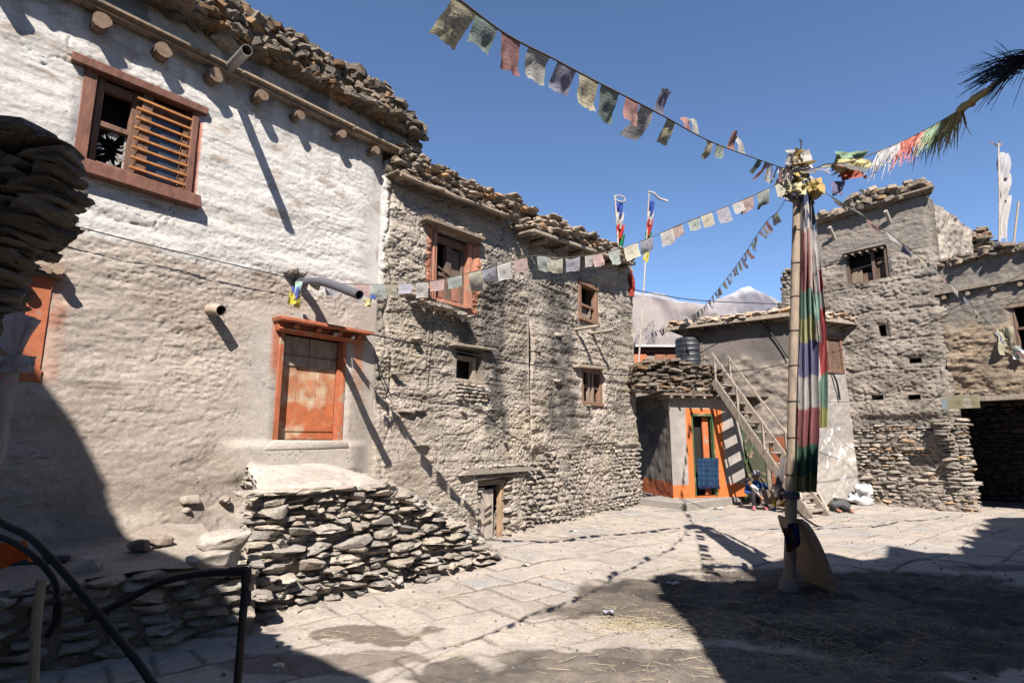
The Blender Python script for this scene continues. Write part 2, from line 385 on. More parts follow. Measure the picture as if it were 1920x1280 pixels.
# ================================================================ THE LEFT ROW OF HOUSES
CLAY = np.array((.51, .435, .375)); WHITE = np.array((.74, .71, .67)); MUD = np.array((.47, .405, .34)); BROWN = (.20, .095, .068); ORANGE = (.52, .165, .08)
GREYW = (.27, .225, .18)
def strata(S, Z, k):
    n = fbm(S*1.0+.4*vn(S*3, Z*3, 5), Z*4.2, 2.2, 4)
    return (sst(0, .05, n)+sst(.28, .33, n)+sst(-.34, -.28, n))*k
def crease(n, w): return sst(w, 0, np.abs(n))
def h1(S, Z):
    wh = sst(-.12, .12, Z-3.72-.12*fbm(S*1.5, Z*2, 1, 3)-.03*S)
    door = sst(1.3, .7, np.abs(S+3.25))*sst(3.5, 3.1, Z)
    rgh = (1-.55*wh)*(1-.85*door)*(1-.35*sst(1.2, .7, Z)*0)
    H = .04*fbm(S*.5, Z*.55, 3, 3)
    pm = sst(-.25, .35, fbm(S*.9, Z*1.1, 121, 3)); H += rgh*(strata(S, Z, .006)-.007*crease(fbm(S*2.4, Z*8.5, 6, 4), .10)*pm-.006*crease(fbm(S*7, Z*19, 2, 3), .16)*(.4+pm)+.005*fbm(S*4, Z*9, 8, 2)+.005*fbm(S*24, Z*40, 12, 3)*(.4+pm))
    H += wh*(-.005*crease(fbm(S*3, Z*12, 8, 4), .12)*pm+.002*fbm(S*3, Z*14, 8, 5)+.004*strata(S*.8, Z*1.3, 1))
    cr = np.abs(fbm(S*1.2, Z*2.2, 12, 4)); H -= .018*sst(.022, .0, cr)*(1-.8*door)*sst(.1, .35, vn(S*.9, Z*.9, 4))
    pt_ = fbm(S*20, Z*26, 77, 3); H -= .0035*sst(.34, .5, pt_)*(1-.8*door)
    low = sst(1.05, .6, Z); H += low*.10+low*.05*fbm(S*4, Z*4, 9, 4)
    H += .06*sst(1.25, .85, np.abs(S+3.25))*sst(1.66, 1.55, Z)*sst(1.1, 1.3, Z)
    return (H-.008*cracks(S, Z, 31.))*sst(.0, .4, -2.34-S)
def c1(S, Z, H):
    wh = sst(-.07, .07, Z-3.72-.12*fbm(S*1.5, Z*2, 1, 3)-.03*S)
    wh = wh*sst(-2.30, -2.36, S+.06*fbm(S*5, Z*3, 7, 4))
    n = fbm(S*2.5, Z*5, 4, 5)
    c = mixc(CLAY*.98, CLAY*np.array((.86, .83, .80)), sst(-.1, .5, n))
    c = mixc(c, WHITE, wh*sst(.95, .35, fbm(S*3, Z*9, 21, 5))*.95)
    c = mixc(c, np.array((.56, .52, .47)), (1-wh)*sst(1.2, .7, np.abs(S+3.25))*sst(3.4, 3.0, Z)*.6)
    # orange paint smeared round the door
    o = sst(.14, .05, np.abs(S+2.60)+.05*fbm(S*7, Z*5, 3))*sst(3.15, 3.0, Z)*sst(1.9, 2.3, Z+.25*fbm(S*6, Z*6, 8))
    c = mixc(c, (.60, .27, .15), o*.95)
    o2 = sst(.10, .03, np.abs(S+3.80))*sst(3.2, 3.1, Z)*sst(2.3, 2.6, Z)
    c = mixc(c, (.55, .22, .13), o2)
    o3 = sst(.10, .04, np.abs(S+5.98)+.03*fbm(S*8, Z*8, 2))*sst(3.25, 3.15, Z)*sst(2.1, 2.2, Z)
    c = mixc(c, (.58, .20, .10), o3)
    o4 = sst(.06, .02, np.abs(S+4.93))*sst(5.3, 5.2, Z)*sst(4.3, 4.4, Z)
    c = mixc(c, (.50, .17, .10), o4)
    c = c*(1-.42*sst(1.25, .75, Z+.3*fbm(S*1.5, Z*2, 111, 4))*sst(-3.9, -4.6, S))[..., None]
    c = mixc(c, (.40, .335, .275), (1-wh)*sst(.05, .5, fbm(S*.75, Z*.9, 101, 4))*.55)
    c = mixc(c, (.58, .51, .44), (1-wh)*sst(.15, .4, fbm(S*1.1+9, Z*1.6, 103, 4))*.5)
    c = mixc(c, (.20, .165, .14), cracks(S, Z, 31.)*.75)
    c = mixc(c, (.50, .44, .39), wh*sst(.1, .5, fbm(S*7, Z*.5, 105, 3))*sst(4.6, 5.6, Z)*.5)
    # streaky dark brown, stronger up towards the beams
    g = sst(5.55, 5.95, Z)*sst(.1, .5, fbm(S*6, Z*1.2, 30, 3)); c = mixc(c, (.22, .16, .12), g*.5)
    return c
def h2(S, Z):
    H = .07*fbm(S*.6, Z*.6, 13, 3)
    H += strata(S+9, Z*.9, .012)+.5*strata(S*.6+3, Z*2.1, .012)+.008*fbm(S*3., Z*6, 16, 3)-.014*crease(fbm(S*2.6, Z*7, 66, 4), .10)-.010*crease(fbm(S*8, Z*17, 62, 3), .15)+.009*fbm(S*16, Z*26, 12, 4)*(.4+sst(-.2, .4, fbm(S*.8, Z*.8, 91, 2)))
    pit = fbm(S*11, Z*13, 31, 3); H -= .016*sst(.34, .5, pit)*sst(-.1, .3, fbm(S*.9, Z*.9, 95, 2))
    cr = np.abs(fbm(S*.9, Z*1.3, 52, 4)); H -= .04*sst(.03, .0, cr)*sst(0, .3, vn(S*.7, Z*.7, 14))
    H -= .03*sst(.05, 0, np.abs(S+2.12+.16*fbm(Z*1.5, 3, 2, 5)))   # ragged seam
    H += .05*sst(1.35, 1.0, S+0*Z)*sst(1.5, 1.1, Z)
    smooth_ = sst(-.9, -1.5, S)*sst(2.2, 1.7, Z); H = H*(1-.6*smooth_)-.012*cracks(S, Z, 57.)
    pt_ = fbm(S*24, Z*28, 77, 3); H -= .009*sst(.28, .44, pt_)*(1-.6*smooth_)
    return H*sst(-.02, .05, np.abs(S-1.42))*sst(.0, .10, np.abs(S+2.34))
SOOT = [(W.hit(930, 640)[0], .42, 1.6, 5.0), (W.hit(1048, 640)[0], .75, 1.7, 4.9), (W.hit(880, 620)[0], .35, 3.1, 4.3)]
def c2(S, Z, H):
    n = fbm(S*2.2, Z*3, 44, 5)
    c = mixc(MUD*1.1, MUD*np.array((.84, .82, .79)), sst(-.2, .45, n))
    c = mixc(c, (.50, .42, .30), sst(.1, .6, fbm(S*1.1, Z*1.1, 61, 3))*.5)
    c = mixc(c, (.57, .50, .405), sst(.1, .4, fbm(S*.8+4, Z*1.0, 107, 4))*.6); c = mixc(c, (.34, .295, .25), sst(.15, .5, fbm(S*1.2, Z*.9+7, 109, 4))*.5)
    c = mixc(c, (.17, .145, .12), cracks(S, Z, 57., .016)*.8)
    for (sc, wd, a, b) in SOOT:
        m = sst(1., .45, np.abs(S-sc+.12*fbm(Z*1.3, S, 71, 3))/wd)*sst(a-.1, a+.3, Z)*sst(b+.3, b-.2, Z)
        c = mixc(c, (.11, .10, .09), m*np.clip(.78+.5*fbm(S*5, Z*4, 5, 4), 0, .92))
    c = mixc(c, WHITE, sst(-2.20, -2.27, S+.10*fbm(S*5, Z*2.5, 7, 4))*sst(3.6, 3.8, Z)*.85)
    a0, z0_ = W.hit(803, 430); a1, _ = W.hit(897, 460)
    for e, wd in ((W.hit(800, 500)[0]+.02, .06), (W.hit(888, 500)[0], .11)):
        m = sst(wd+.05, wd, np.abs(S-e)+.03*fbm(S*8, Z*8, 5))*sst(3.72, 3.82, Z)*sst(5.15, 5.0, Z)
        c = mixc(c, (.58, .25, .15), m)
    return c*(1-.25*sst(.02, -.06, H-.02))[..., None]  # hollows of the relief darkened: pit shadows put into the colour
def sill_stones(mb, s0, s1, z, n, off=.06):
    for i in range(n):
        s = s0+(s1-s0)*(i+.5)/n; u, nn = W.un(s)
        put(mb, ROCKS, W.p(s, off, z+.01*rng.rand()), (s1-s0)/n*.6, .10, .025+.015*rng.rand(), u, nn, scol(1.1), .08)

# ---- whitewashed house
h1r = thing('village_house', 'mud house whitewashed above and beige below, with the raised orange door', 'house', tuple(W.p(-5, 0, 0)), 'mud houses of the left row')
EAVE = 5.93
wS0, wS1, wZ0, wZ1 = -6.0, -4.97, 4.32, 5.36        # barred window
dS0, dS1, dZ0, dZ1 = -3.74, -2.84, 1.63, 2.97       # raised door
oS0, oS1, oZ0, oZ1 = -7.25, -6.08, 2.22, 3.14       # orange window at the far left
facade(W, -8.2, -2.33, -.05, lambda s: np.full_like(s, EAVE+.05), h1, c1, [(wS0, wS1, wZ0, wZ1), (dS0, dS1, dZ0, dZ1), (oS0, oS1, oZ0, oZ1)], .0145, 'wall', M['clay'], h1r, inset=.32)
mb = MB()   # rear of the house: side and back walls and mud roof
for q in ([W.p(-9.5, 0, 0), W.p(-9.5, -6, 0), W.p(-9.5, -6, 6), W.p(-9.5, 0, 6)], [W.p(-9.5, -6, 0), W.p(-2.34, -6, 0), W.p(-2.34, -6, 6), W.p(-9.5, -6, 6)],
          [W.p(-2.34, -6, 0), W.p(-2.34, -.4, 0), W.p(-2.34, -.4, 6.3), W.p(-2.34, -6, 6.3)]): mb.add(np.array(q), [(0, 1, 2, 3)], MUD)
mb.build('rear_wall', M['rough'], h1r)
mb = MB(); fbox(mb, W, -9.6, -1.75, -6, .05, 5.99, 6.14, MUD*.8); mb.build('roof', M['rough'], h1r)
beams = [W.hit(px, py, .12) for px, py in ((190, 38), (303, 90), (400, 133), (485, 173), (557, 206), (637, 241), (700, 265), (738, 280))]
for i, (s, z) in enumerate([(-7.5, 5.83), (-6.8, 5.83)]+beams):
    mb = MB(); r = .078 if i < 5 else .064
    if i > 6: r = .06
    ang = (rng.rand()-.5)*.1
    tube(mb, [W.p(s-ang*.5, -.5, EAVE-.12), W.p(s, .02, EAVE-.12), W.p(s+ang*.3, .20+.05*rng.rand(), EAVE-.13)], r, (.22, .155, .11), 14, .22, ring=(.24, .165, .115))
    mb.build('beam', M['beam'], h1r, smooth=False)
mb = MB()
s = -9.5
while s < -1.9:        # long split boards lying on the beams
    L = .9+.8*rng.rand(); e = min(s+L, -1.78)
    for k in range(2):
        bar(mb, W.p(s+.03*rng.rand(), .13+.06*k+.02*rng.rand(), EAVE-.0+.035*k+.01*rng.rand()), W.p(e, .13+.06*k+.02*rng.rand(), EAVE+.035*k+.012*rng.rand()), .10, .035, np.array((.34, .26, .19))*(.8+.4*rng.rand()))
    s = e
mb.build('eave_board', M['wood'], h1r, bevel=.006)
def hpar(S, Z): return .12+.03*fbm(S*1.2, Z*3, 2, 4)+.012*fbm(S*9, Z*12, 3, 3)
facade(W, -9.5, -1.72, EAVE+.05, lambda s: np.full_like(s, EAVE+.42), hpar, lambda S, Z, H: mixc((.21, .20, .20), (.50, .46, .42), sst(.25, .45, fbm(S*2.6, Z*1.6, 5, 5))*.8), (), .03, 'parapet', M['clay'], h1r)
pr = [W.hit(px, py, .22) for px, py in ((300, -40), (400, 0), (500, 62), (560, 90), (620, 128), (680, 160), (725, 180), (775, 238))]
px_, pz_ = [a[0] for a in pr], [a[1] for a in pr]
def pt1(s): return float(np.interp(s, px_, pz_))+.22*float(np.interp(s, [-2.3, -1.9], [1, .5]))
mb = MB()
slate_pile(mb, W, -9.4, -2.0, lambda s: EAVE+.38, lambda s: pt1(s)-.06, -.35, .20, .5, (.06, .16), 3400, th=(.014, .04), tilt=.6, lib=SLATES, warm=.25)
slate_pile(mb, W, -9.4, -2.0, lambda s: EAVE+.37, lambda s: EAVE+.50, .02, .30, .6, (.08, .2), 260, th=(.012, .028), tilt=.15, warm=.2)
slate_pile(mb, W, -6.4, -1.75, lambda s: EAVE+.42, lambda s: pt1(s)-.12, .12, .30, .62, (.05, .12), 650, th=(.02, .05), tilt=.8, warm=.2)
slate_pile(mb, W, -1.98, -1.72, lambda s: EAVE+.05, lambda s: EAVE+.4, -.1, .16, .7, (.06, .12), 40, th=(.02, .04), tilt=.15)
for (px, py, w_) in ((430, 75, .19), (475, 65, .17), (525, 90, .17), (370, 20, .14), (540, 100, .14)):
    s, z = W.hit(px, py, .26); u, n = W.un(s); put(mb, ROCKS, W.p(s, .18, z), w_, .13, .065, u, n, (.38, .33, .28), .3)
mb.build('roof_slates', M['slate'], h1r, smooth=False)
mb = MB(); s, z = W.hit(445, 118, .2); a = W.p(s-.12, -.1, z-.02)
tip = at(463, 94, 5.55); hollow(mb, [W.p(s-.05, .05, z-.06), tip*.5+W.p(s-.05, .05, z-.06)*.5, tip], .058, .006, (.42, .40, .37), 18); mb.build('rain_spout', M['metal'], h1r)
mb = MB(); s, z = W.hit(392, 582); hollow(mb, [W.p(s, -.1, z+.02), W.p(s+.01, .12, z), W.p(s+.03, .24, z-.03)], .062, .007, (.50, .40, .32), 18)
mb.build('drain_pipe', M['clay'], h1r)
mb = MB(); a = W.p(-3.62, -.05, 3.62)
tipv = at(674, 553, 6.35); mid = at(615, 531, 6.75)
hollow(mb, spline([a, W.p(-3.52, .22, 3.62), mid, tipv], 18), .055, .007, (.3, .3, .32), 18); mb.build('waste_pipe', M['greypipe'], h1r)
mb = MB()
for i, (px, py, w_) in enumerate(((545, 508, .075), (560, 512, .06), (536, 512, .05))):
    mb = MB(); s, z = W.hit(px, py); u, n = W.un(s); put(mb, ROCKS, W.p(s, .05, z), w_, .09, w_*.7, u, n, (.36, .32, .29), .2); mb.build('wall_stone', M['stone'], h1r)
mb = MB()
for (px, py, w_, h_) in ((368, 938, .14, .05), (362, 957, .06, .03), (433, 938, .08, .035), (470, 905, .05, .03)):
    mb = MB(); s, z = W.hit(px, py, .2); u, n = W.un(s); put(mb, ROCKS, W.p(s, .06, z), w_*.8, .07, h_, u, n, (.44, .38, .32), .15); mb.build('wall_stone', M['stone'], h1r)
# barred window
mb = MB()
quadbox(mb, W, [(wS0-.16, wZ1-.03), (wS1+.10, wZ1-.02), (wS1+.11, wZ1+.07), (wS0-.16, wZ1+.07)], -.05, .08, BROWN)
quadbox(mb, W, [(wS0-.03, wZ0-.05), (wS0+.08, wZ0-.05), (wS0+.08, wZ1), (wS0-.04, wZ1)], -.12, .02, np.array(BROWN)*1.15)
quadbox(mb, W, [(wS1-.04, wZ0-.05), (wS1+.03, wZ0-.05), (wS1+.03, wZ1), (wS1-.04, wZ1)], -.08, .04, BROWN)
quadbox(mb, W, [(wS0-.12, wZ0-.10), (wS1+.12, wZ0-.12), (wS1+.10, wZ0+.02), (wS0-.12, wZ0+.04)], -.08, .12, np.array(BROWN)*1.1)
wf = mb.build('window', M['wood'], h1r, bevel=.008)
mb = MB()
for (a, b) in ((.10, .16), (.42, .50), (.50, .60), (.94, 1.0)):
    fbox(mb, W, wS0+a, wS0+b, -.14, -.05-(.0 if a != .5 else -.05), wZ0+.02, wZ1-.02, (.20, .11, .075))
for (a, b, c, d) in ((.16, .42, .90, 1.0), (.16, .42, .50, .56), (.16, .42, .02, .12), (.6, .94, .86, 1.0), (.6, .94, .0, .12)):
    fbox(mb, W, wS0+a, wS0+b, -.135, -.06, wZ0+c, wZ0+d, (.22, .125, .09))
mb.build('sash', M['wood'], wf, bevel=.005)
mb = MB()
for i in range(8):
    z = wZ0+.13+i*.113
    bar(mb, W.p(wS0+.44+.01*rng.rand(), .01, z+.01*rng.rand()), W.p(wS1+.0, .015, z+.012*rng.rand()-.01), .03, .026, (.48, .21, .075))
mb.build('slat', M['wood'], wf, bevel=.003)
mb = MB()
for i in range(26):
    a = rng.rand()*6.28; s = wS0+.29+.12*math.cos(a); z = wZ0+.30+.18*math.sin(a); l = .03+.04*rng.rand()
    mb.add(np.array([W.p(s-.02, -.1, z-.02), W.p(s+.02, -.1, z+.02), W.p(s-math.cos(a)*l, -.1, z-math.sin(a)*l)]), [(0, 1, 2)], (.45, .42, .40))
for (a, b) in ((.135, .165), (.405, .43)): fbox(mb, W, wS0+a, wS0+b, -.112, -.104, wZ0+.1, wZ0+.5, (.45, .42, .40))
mb.build('torn_sheet', M['cement'], wf, smooth=False)
mb = MB(); fbox(mb, W, wS0+.6, wS0+.94, -.12, -.115, wZ0+.1, wZ0+.88, (.3, .3, .3)); mb.build('pane', M['glass'], wf)
# orange window at the left edge
mb = MB()
quadbox(mb, W, [(oS0-.2, oZ1-.02), (oS1+.10, oZ1-.0), (oS1+.10, oZ1+.09), (oS0-.2, oZ1+.09)], -.05, .10, (.33, .24, .18))
for a, b in ((oS0-.05, oS0+.12), (oS1-.16, oS1+.03)): fbox(mb, W, a, b, -.1, .02, oZ0-.03, oZ1, ORANGE)
fbox(mb, W, oS0-.05, oS1+.04, -.1, .03, oZ0-.06, oZ0+.05, ORANGE)
owf = mb.build('window', M['paint'], h1r, bevel=.008)
mb = MB()
for i in range(5): fbox(mb, W, oS0+.13+i*.175, oS0+.30+i*.175, -.13, -.10, oZ0+.05, oZ1-.28, np.array(ORANGE)*.75)
mb.build('shutter', M['paint'], owf, bevel=.004)
for s_, z_ in ((oS1+.02, oZ1+.05), (oS1-.22, oZ1-.08)):
    mb = MB(); tube(mb, [W.p(s_, -.1, z_), W.p(s_, .19 if z_ > oZ1 else .14, z_)], .05, (.38, .28, .2), 8, .1); mb.build('beam', M['beam'], h1r, smooth=False)
# raised orange door
mb = MB()
quadbox(mb, W, [(dS0-.13, dZ1+.10), (dS1+.30, dZ1+.10), (dS1+.34, dZ1+.145), (dS0-.15, dZ1+.15)], -.05, .24, np.array(ORANGE)*.9)
quadbox(mb, W, [(dS0-.09, dZ1-.01), (dS1+.24, dZ1-.01), (dS1+.26, dZ1+.10), (dS0-.11, dZ1+.10)], -.05, .10, np.array(ORANGE)*.85)
fbox(mb, W, dS0-.10, dS1+.26, .10, .14, dZ1+.005, dZ1+.03, ORANGE)
fbox(mb, W, dS0-.035, dS0+.03, -.12, .03, dZ0-.02, dZ1-.01, np.array(ORANGE)*.8)
fbox(mb, W, dS1-.03, dS1+.03, -.12, .03, dZ0+.0, dZ1-.01, np.array(ORANGE)*.9)
df = mb.build('door', M['paint'], h1r, bevel=.008)
for k in range(4): mb = MB(); fbox(mb, W, dS0+.07+k*.31, dS0+.13+k*.31, .10, .18, dZ1+.035, dZ1+.085, np.array(ORANGE)*1.05); mb.build('bracket', M['paint'], df, bevel=.004)
mb = MB()
for k in range(3):
    a = dS0+.03+k*.282; fbox(mb, W, a, a+.277, -.15, -.115, dZ0+.02, dZ1-.40, (.47, .20, .10))
fbox(mb, W, dS0+.03, dS1-.03, -.14, -.10, dZ0+.12, dZ0+.17, (.45, .13, .055)); fbox(mb, W, dS0+.035, dS1-.035, -.155, -.112, dZ0+.02, dZ0+.5, (.50, .15, .06))
pan = mb.build('door_leaf', mat('faded_door', var=.25, vs=6, bumps=((30, .5, .004),), dark=(3.2, .50, .18, (.40, .34, .24))), df, bevel=.004)
mb = MB()
for k in range(2):
    a = dS0+.03+k*.42; fbox(mb, W, a, a+.41, -.17, -.10, dZ1-.40, dZ1-.02, (.36, .29, .23))
fbox(mb, W, dS0+.03, dS1-.03, -.12, -.09, dZ1-.27, dZ1-.255, (.2, .15, .11)); mb.build('transom_panel', M['wood'], df, bevel=.004)
for s_ in (dS0+.66, dS0+.93):
    mb = MB(); u, n = W.un(s_); put(mb, ROCKS, W.p(s_, .15, dZ1+.045), .035, .045, .032, u, n, (.48, .42, .38), .1); mb.build('insulator', M['cement'], df)
mb = MB(); quadbox(mb, W, [(dS0-.2, dZ0-.11), (dS1+.12, dZ0-.10), (dS1+.06, dZ0+.01), (dS0-.04, dZ0+.012)], -.12, .10, (.54, .48, .42)); mb.build('door_sill', M['clay'], df, bevel=.02)

# ---- rough mud house in the middle
h2r = thing('village_house', 'crumbling beige mud house with a salmon framed window, adjoining the whitewashed house', 'house', tuple(W.p(-.7, 0, 0)), 'mud houses of the left row')
H2E = 1.42
def zt2(s): return np.interp(s, [-2.34, -1.99, .66, .7, H2E], [5.72, 5.66, 5.88, 6.02, 6.06])
a = W.hit(808, 430, -.05); b = W.hit(884, 560, -.05)
w2 = (a[0], W.hit(884, 500)[0], 3.86, 5.02)
w3 = (W.hit(856, 690)[0], W.hit(903, 690)[0], 2.62, 3.16)
sd = (-.17, .64, 0.0, 1.0)
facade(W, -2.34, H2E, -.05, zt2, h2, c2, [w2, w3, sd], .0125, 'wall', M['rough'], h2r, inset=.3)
mb = MB()
for q in ([W.p(-2.3, -5, 0), W.p(H2E, -5, 0), W.p(H2E, -5, 5.9), W.p(-2.3, -5, 5.7)], [W.p(H2E, -5, 0), W.p(H2E, -.4, 0), W.p(H2E, -.4, 6), W.p(H2E, -5, 6)]): mb.add(np.array(q), [(0, 1, 2, 3)], MUD)
mb.build('rear_wall', M['rough'], h2r)
mb = MB(); quadbox(mb, W, [(-2.32, 5.66), (.66, 5.86), (.66, 5.98), (-2.32, 5.80)], -5, .10, MUD*.8); quadbox(mb, W, [(.66, 5.98), (H2E, 6.0), (H2E, 6.1), (.66, 6.08)], -5, .05, MUD*.8); mb.build('roof', M['rough'], h2r)
mb = MB()
e0 = W.hit(752, 326, .3); e1 = W.hit(948, 402, .3)
for (a_, b_, o, r) in ((0, .36, .30, .035), (.33, .72, .28, .04), (.68, 1.02, .30, .04)):
    A = W.p(e0[0]+(e1[0]-e0[0])*a_, o, e0[1]+(e1[1]-e0[1])*a_-.0); B = W.p(e0[0]+(e1[0]-e0[0])*b_, o, e0[1]+(e1[1]-e0[1])*b_)
    tube(mb, spline([A, (A+B)/2+np.array([0, 0, -.03]), B], 8), r, (.36, .28, .21), 8, .2)
for t in np.linspace(-.02, 1, 26):
    s = e0[0]+(e1[0]-e0[0])*t; z = e0[1]+(e1[1]-e0[1])*t; bar(mb, W.p(s, -.1, z+.01), W.p(s+.02, .27+.05*rng.rand(), z+.035), .09, .03, np.array((.22, .17, .13))*(.7+.5*rng.rand()))
mb.build('eave_board', M['wood'], h2r, bevel=.004)
for px, py in ((752, 322), (862, 360), (935, 385)):
    s, z = W.hit(px, py, .2); mb = MB(); tube(mb, [W.p(s, -.4, z-.05), W.p(s, .30, z-.06)], .065, (.33, .25, .18), 12, .2, ring=(.35, .27, .2)); mb.build('beam', M['beam'], h2r, smooth=False)
pr2 = [W.hit(px, py, .15) for px, py in ((765, 280), (800, 305), (850, 330), (900, 350), (945, 380))]
mb = MB(); f2 = lambda s: float(np.interp(s, [a[0] for a in pr2], [a[1] for a in pr2]))
g2 = lambda s: e0[1]+(e1[1]-e0[1])*(s-e0[0])/(e1[0]-e0[0])+.05
slate_pile(mb, W, -2.2, .6, g2, lambda s: max(f2(s)-.02, g2(s)+.07), -.15, .26, 1., (.05, .13), 620, th=(.02, .04), tilt=.18, lib=ROCKS)
slate_pile(mb, W, .6, 1.45, lambda s: 6.08, lambda s: 6.22, -.1, .16, 1., (.06, .14), 90, th=(.02, .04), tilt=.15, lib=ROCKS_LO)
for (pa, pb) in (((780, 293), (830, 320)), ((948, 375), (1006, 402))):
    a_ = W.hit(*pa, .1); b_ = W.hit(*pb, .1); quadbox(mb, W, [(a_[0], a_[1]-.03), (b_[0], b_[1]-.03), (b_[0], b_[1]), (a_[0], a_[1])], -.3, .12, (.17, .14, .12))
mb.build('roof_slates', M['slate'], h2r)
# salmon framed window
mb = MB(); P2 = (.50, .22, .14)
fbox(mb, W, w2[0]-.0, w2[0]+.09, -.1, .02, w2[2], w2[3], P2); fbox(mb, W, w2[1]-.10, w2[1]+.0, -.1, .02, w2[2], w2[3], P2)
fbox(mb, W, w2[0]+.09, w2[1]-.10, -.12, -.05, w2[3]-.14, w2[3]-.02, (.20, .12, .09)); fbox(mb, W, w2[0], w2[1], -.1, .0, w2[2]-.03, w2[2]+.05, P2)
fw = mb.build('window', M['paint'], h2r, bevel=.008)
mb = MB(); l = W.hit(795, 408, .12); r_ = W.hit(902, 447, .12)
quadbox(mb, W, [(l[0]-.03, l[1]-.05), (r_[0], r_[1]-.05), (r_[0], r_[1]), (l[0]-.03, l[1])], -.05, .22, (.28, .22, .17))
for k in range(9): t = rng.rand(); s = l[0]+(r_[0]-l[0])*t; u, n = W.un(s); put(mb, ROCKS, W.p(s, .1, l[1]+(r_[1]-l[1])*t+.03), .10, .11, .025, u, n, scol(), .1)
mb.build('lintel', M['wood'], fw, bevel=.006)
mb = MB(); mid_ = (w2[0]+w2[1])/2
for a_, b_ in ((w2[0]+.09, w2[0]+.15), (mid_-.07, mid_+.05), (w2[1]-.17, w2[1]-.10)): fbox(mb, W, a_, b_, -.18, -.08, w2[2]+.05, w2[3]-.14, (.17, .11, .085))
fbox(mb, W, w2[0]+.1, w2[1]-.1, -.16, -.075, w2[2]+.46, w2[2]+.52, (.18, .11, .085))
bar(mb, W.p(w2[0]+.1, -.06, w2[2]+.62), W.p(mid_, -.06, w2[2]+.5), .03, .03, (.15, .1, .08))
mb.build('mullion', M['wood'], fw, bevel=.005)
for a_, b_ in ((w2[0]+.13, mid_-.07), (mid_+.05, w2[1]-.16)):
    mb = MB(); fbox(mb, W, a_, b_, -.15, -.12, w2[2]+.05, w2[2]+.46, (.34, .15, .10))
    fbox(mb, W, a_+.05, b_-.05, -.12, -.105, w2[2]+.1, w2[2]+.41, (.36, .17, .12)); mb.build('shutter_panel', M['paint'], fw, bevel=.005)
mb = MB(); fbox(mb, W, mid_+.06, w2[1]-.17, -.15, -.13, w2[2]+.54, w2[3]-.16, (.16, .12, .10)); mb.build('shutter_panel', M['wood'], fw)
mb = MB(); s0_, z_ = W.hit(770, 565, .1); 
for k in range(14): s = w2[0]-.35+k*.085; u, n = W.un(s); put(mb, ROCKS, W.p(s, .08+.05*rng.rand(), w2[2]-.10-.05*rng.rand()-.012*k*.3), .11, .12, .028, u, n, scol(), .15)
mb.build('sill_stones', M['stone'], fw)
# small dark window
def small_window(w_, lint, par, stones=True, bars=1, label=None):
    mb = MB(); t = .07
    fbox(mb, W, w_[0], w_[0]+t, -.2, -.10, w_[2], w_[3]-.1, (.36, .29, .22)); fbox(mb, W, w_[1]-t*1.6, w_[1]-t*.4, -.2, -.10, w_[2], w_[3]-.1, (.38, .31, .24))
    fbox(mb, W, w_[0]+t, w_[1]-t*1.6, -.2, -.11, w_[3]-.18, w_[3]-.10, (.30, .24, .18)); fbox(mb, W, w_[0]-.04, w_[1]+.04, -.2, .05, w_[2]-.035, w_[2]+.02, (.40, .33, .26))
    o = mb.build('window', M['wood'], par, bevel=.006)
    mb = MB(); quadbox(mb, W, [(lint[0], lint[2]-.035), (lint[1], lint[3]-.035), (lint[1], lint[3]), (lint[0], lint[2])], -.05, .13, (.36, .30, .24)); mb.build('lintel', M['wood'], o, bevel=.006)
    return o
l0, l1 = W.hit(850, 643, .1), W.hit(912, 652, .1)
fw = small_window(w3, (l0[0], l1[0]+.25, l0[1], l1[1]+.02), h2r)
mb = MB()
for k in range(5):
    s = w3[0]-.05; z = w3[2]-.07-k*.06
    while s < w3[1]: wd = .10+.12*rng.rand(); u, n = W.un(s); put(mb, ROCKS, W.p(s+wd/2, .05, z), wd/2, .08, .028, u, n, scol(1.1), .08); s += wd
u, n = W.un(-.2); put(mb, ROCKS, W.p(w3[1]-.15, .05, w3[2]-.42), .10, .07, .08, u, n, scol(1.1), .1)
mb.build('sill_stones', M['stone'], fw)
# ledge stones scattered in the mud
mb = MB()
for (px, py, w_, h_) in ((775, 553, .16, .025), (800, 545, .12, .02), (765, 770, .2, .035), (785, 768, .16, .03), (790, 835, .18, .02), (866, 770, .07, .05), (948, 830, .06, .02), (1003, 658, .17, .02), (860, 585, .1, .03), (745, 700, .1, .02), (782, 635, .09, .04)):
    mb = MB(); s, z = W.hit(px, py, .05); u, n = W.un(s); put(mb, ROCKS, W.p(s, .04, z), w_, .09, h_, u, n, (.42, .36, .30), .06); mb.build('ledge_stone', M['stone'], h2r)
# low plank door
mb = MB(); 
fbox(mb, W, .50, .60, -.10, -.0, 0, .93, (.40, .27, .17)); fbox(mb, W, -.14, -.08, -.14, -.04, 0, .9, (.36, .30, .25)); fbox(mb, W, -.2, .66, -.12, .03, .90, .985, (.25, .20, .16))
dd = mb.build('door', M['wood'], h2r, bevel=.008)
mb = MB()
for k, (a_, b_) in enumerate(((-.08, .06), (.065, .19), (.195, .33))):
    fbox(mb, W, a_, b_, -.06-.01*k, -.02-.01*k, .02, .86-.05*k*rng.rand(), np.array((.46, .39, .33))*(.9+.2*rng.rand()), .01)
for z_ in (.28, .42, .52): bar(mb, W.p(-.03+.1*rng.rand(), -.01, z_), W.p(.24, -.01, z_+.07), .03, .03, (.34, .27, .22))
mb.build('door_leaf', M['wood'], dd, bevel=.004)
mb = MB(); quadbox(mb, W, [(-.75, 1.10), (1.25, 1.10), (1.27, 1.17), (-.5, 1.20)], -.05, .20, (.44, .38, .32)); quadbox(mb, W, [(-.3, 1.0), (.85, 1.02), (.8, 1.06), (-.3, 1.06)], -.05, .13, (.24, .19, .15))
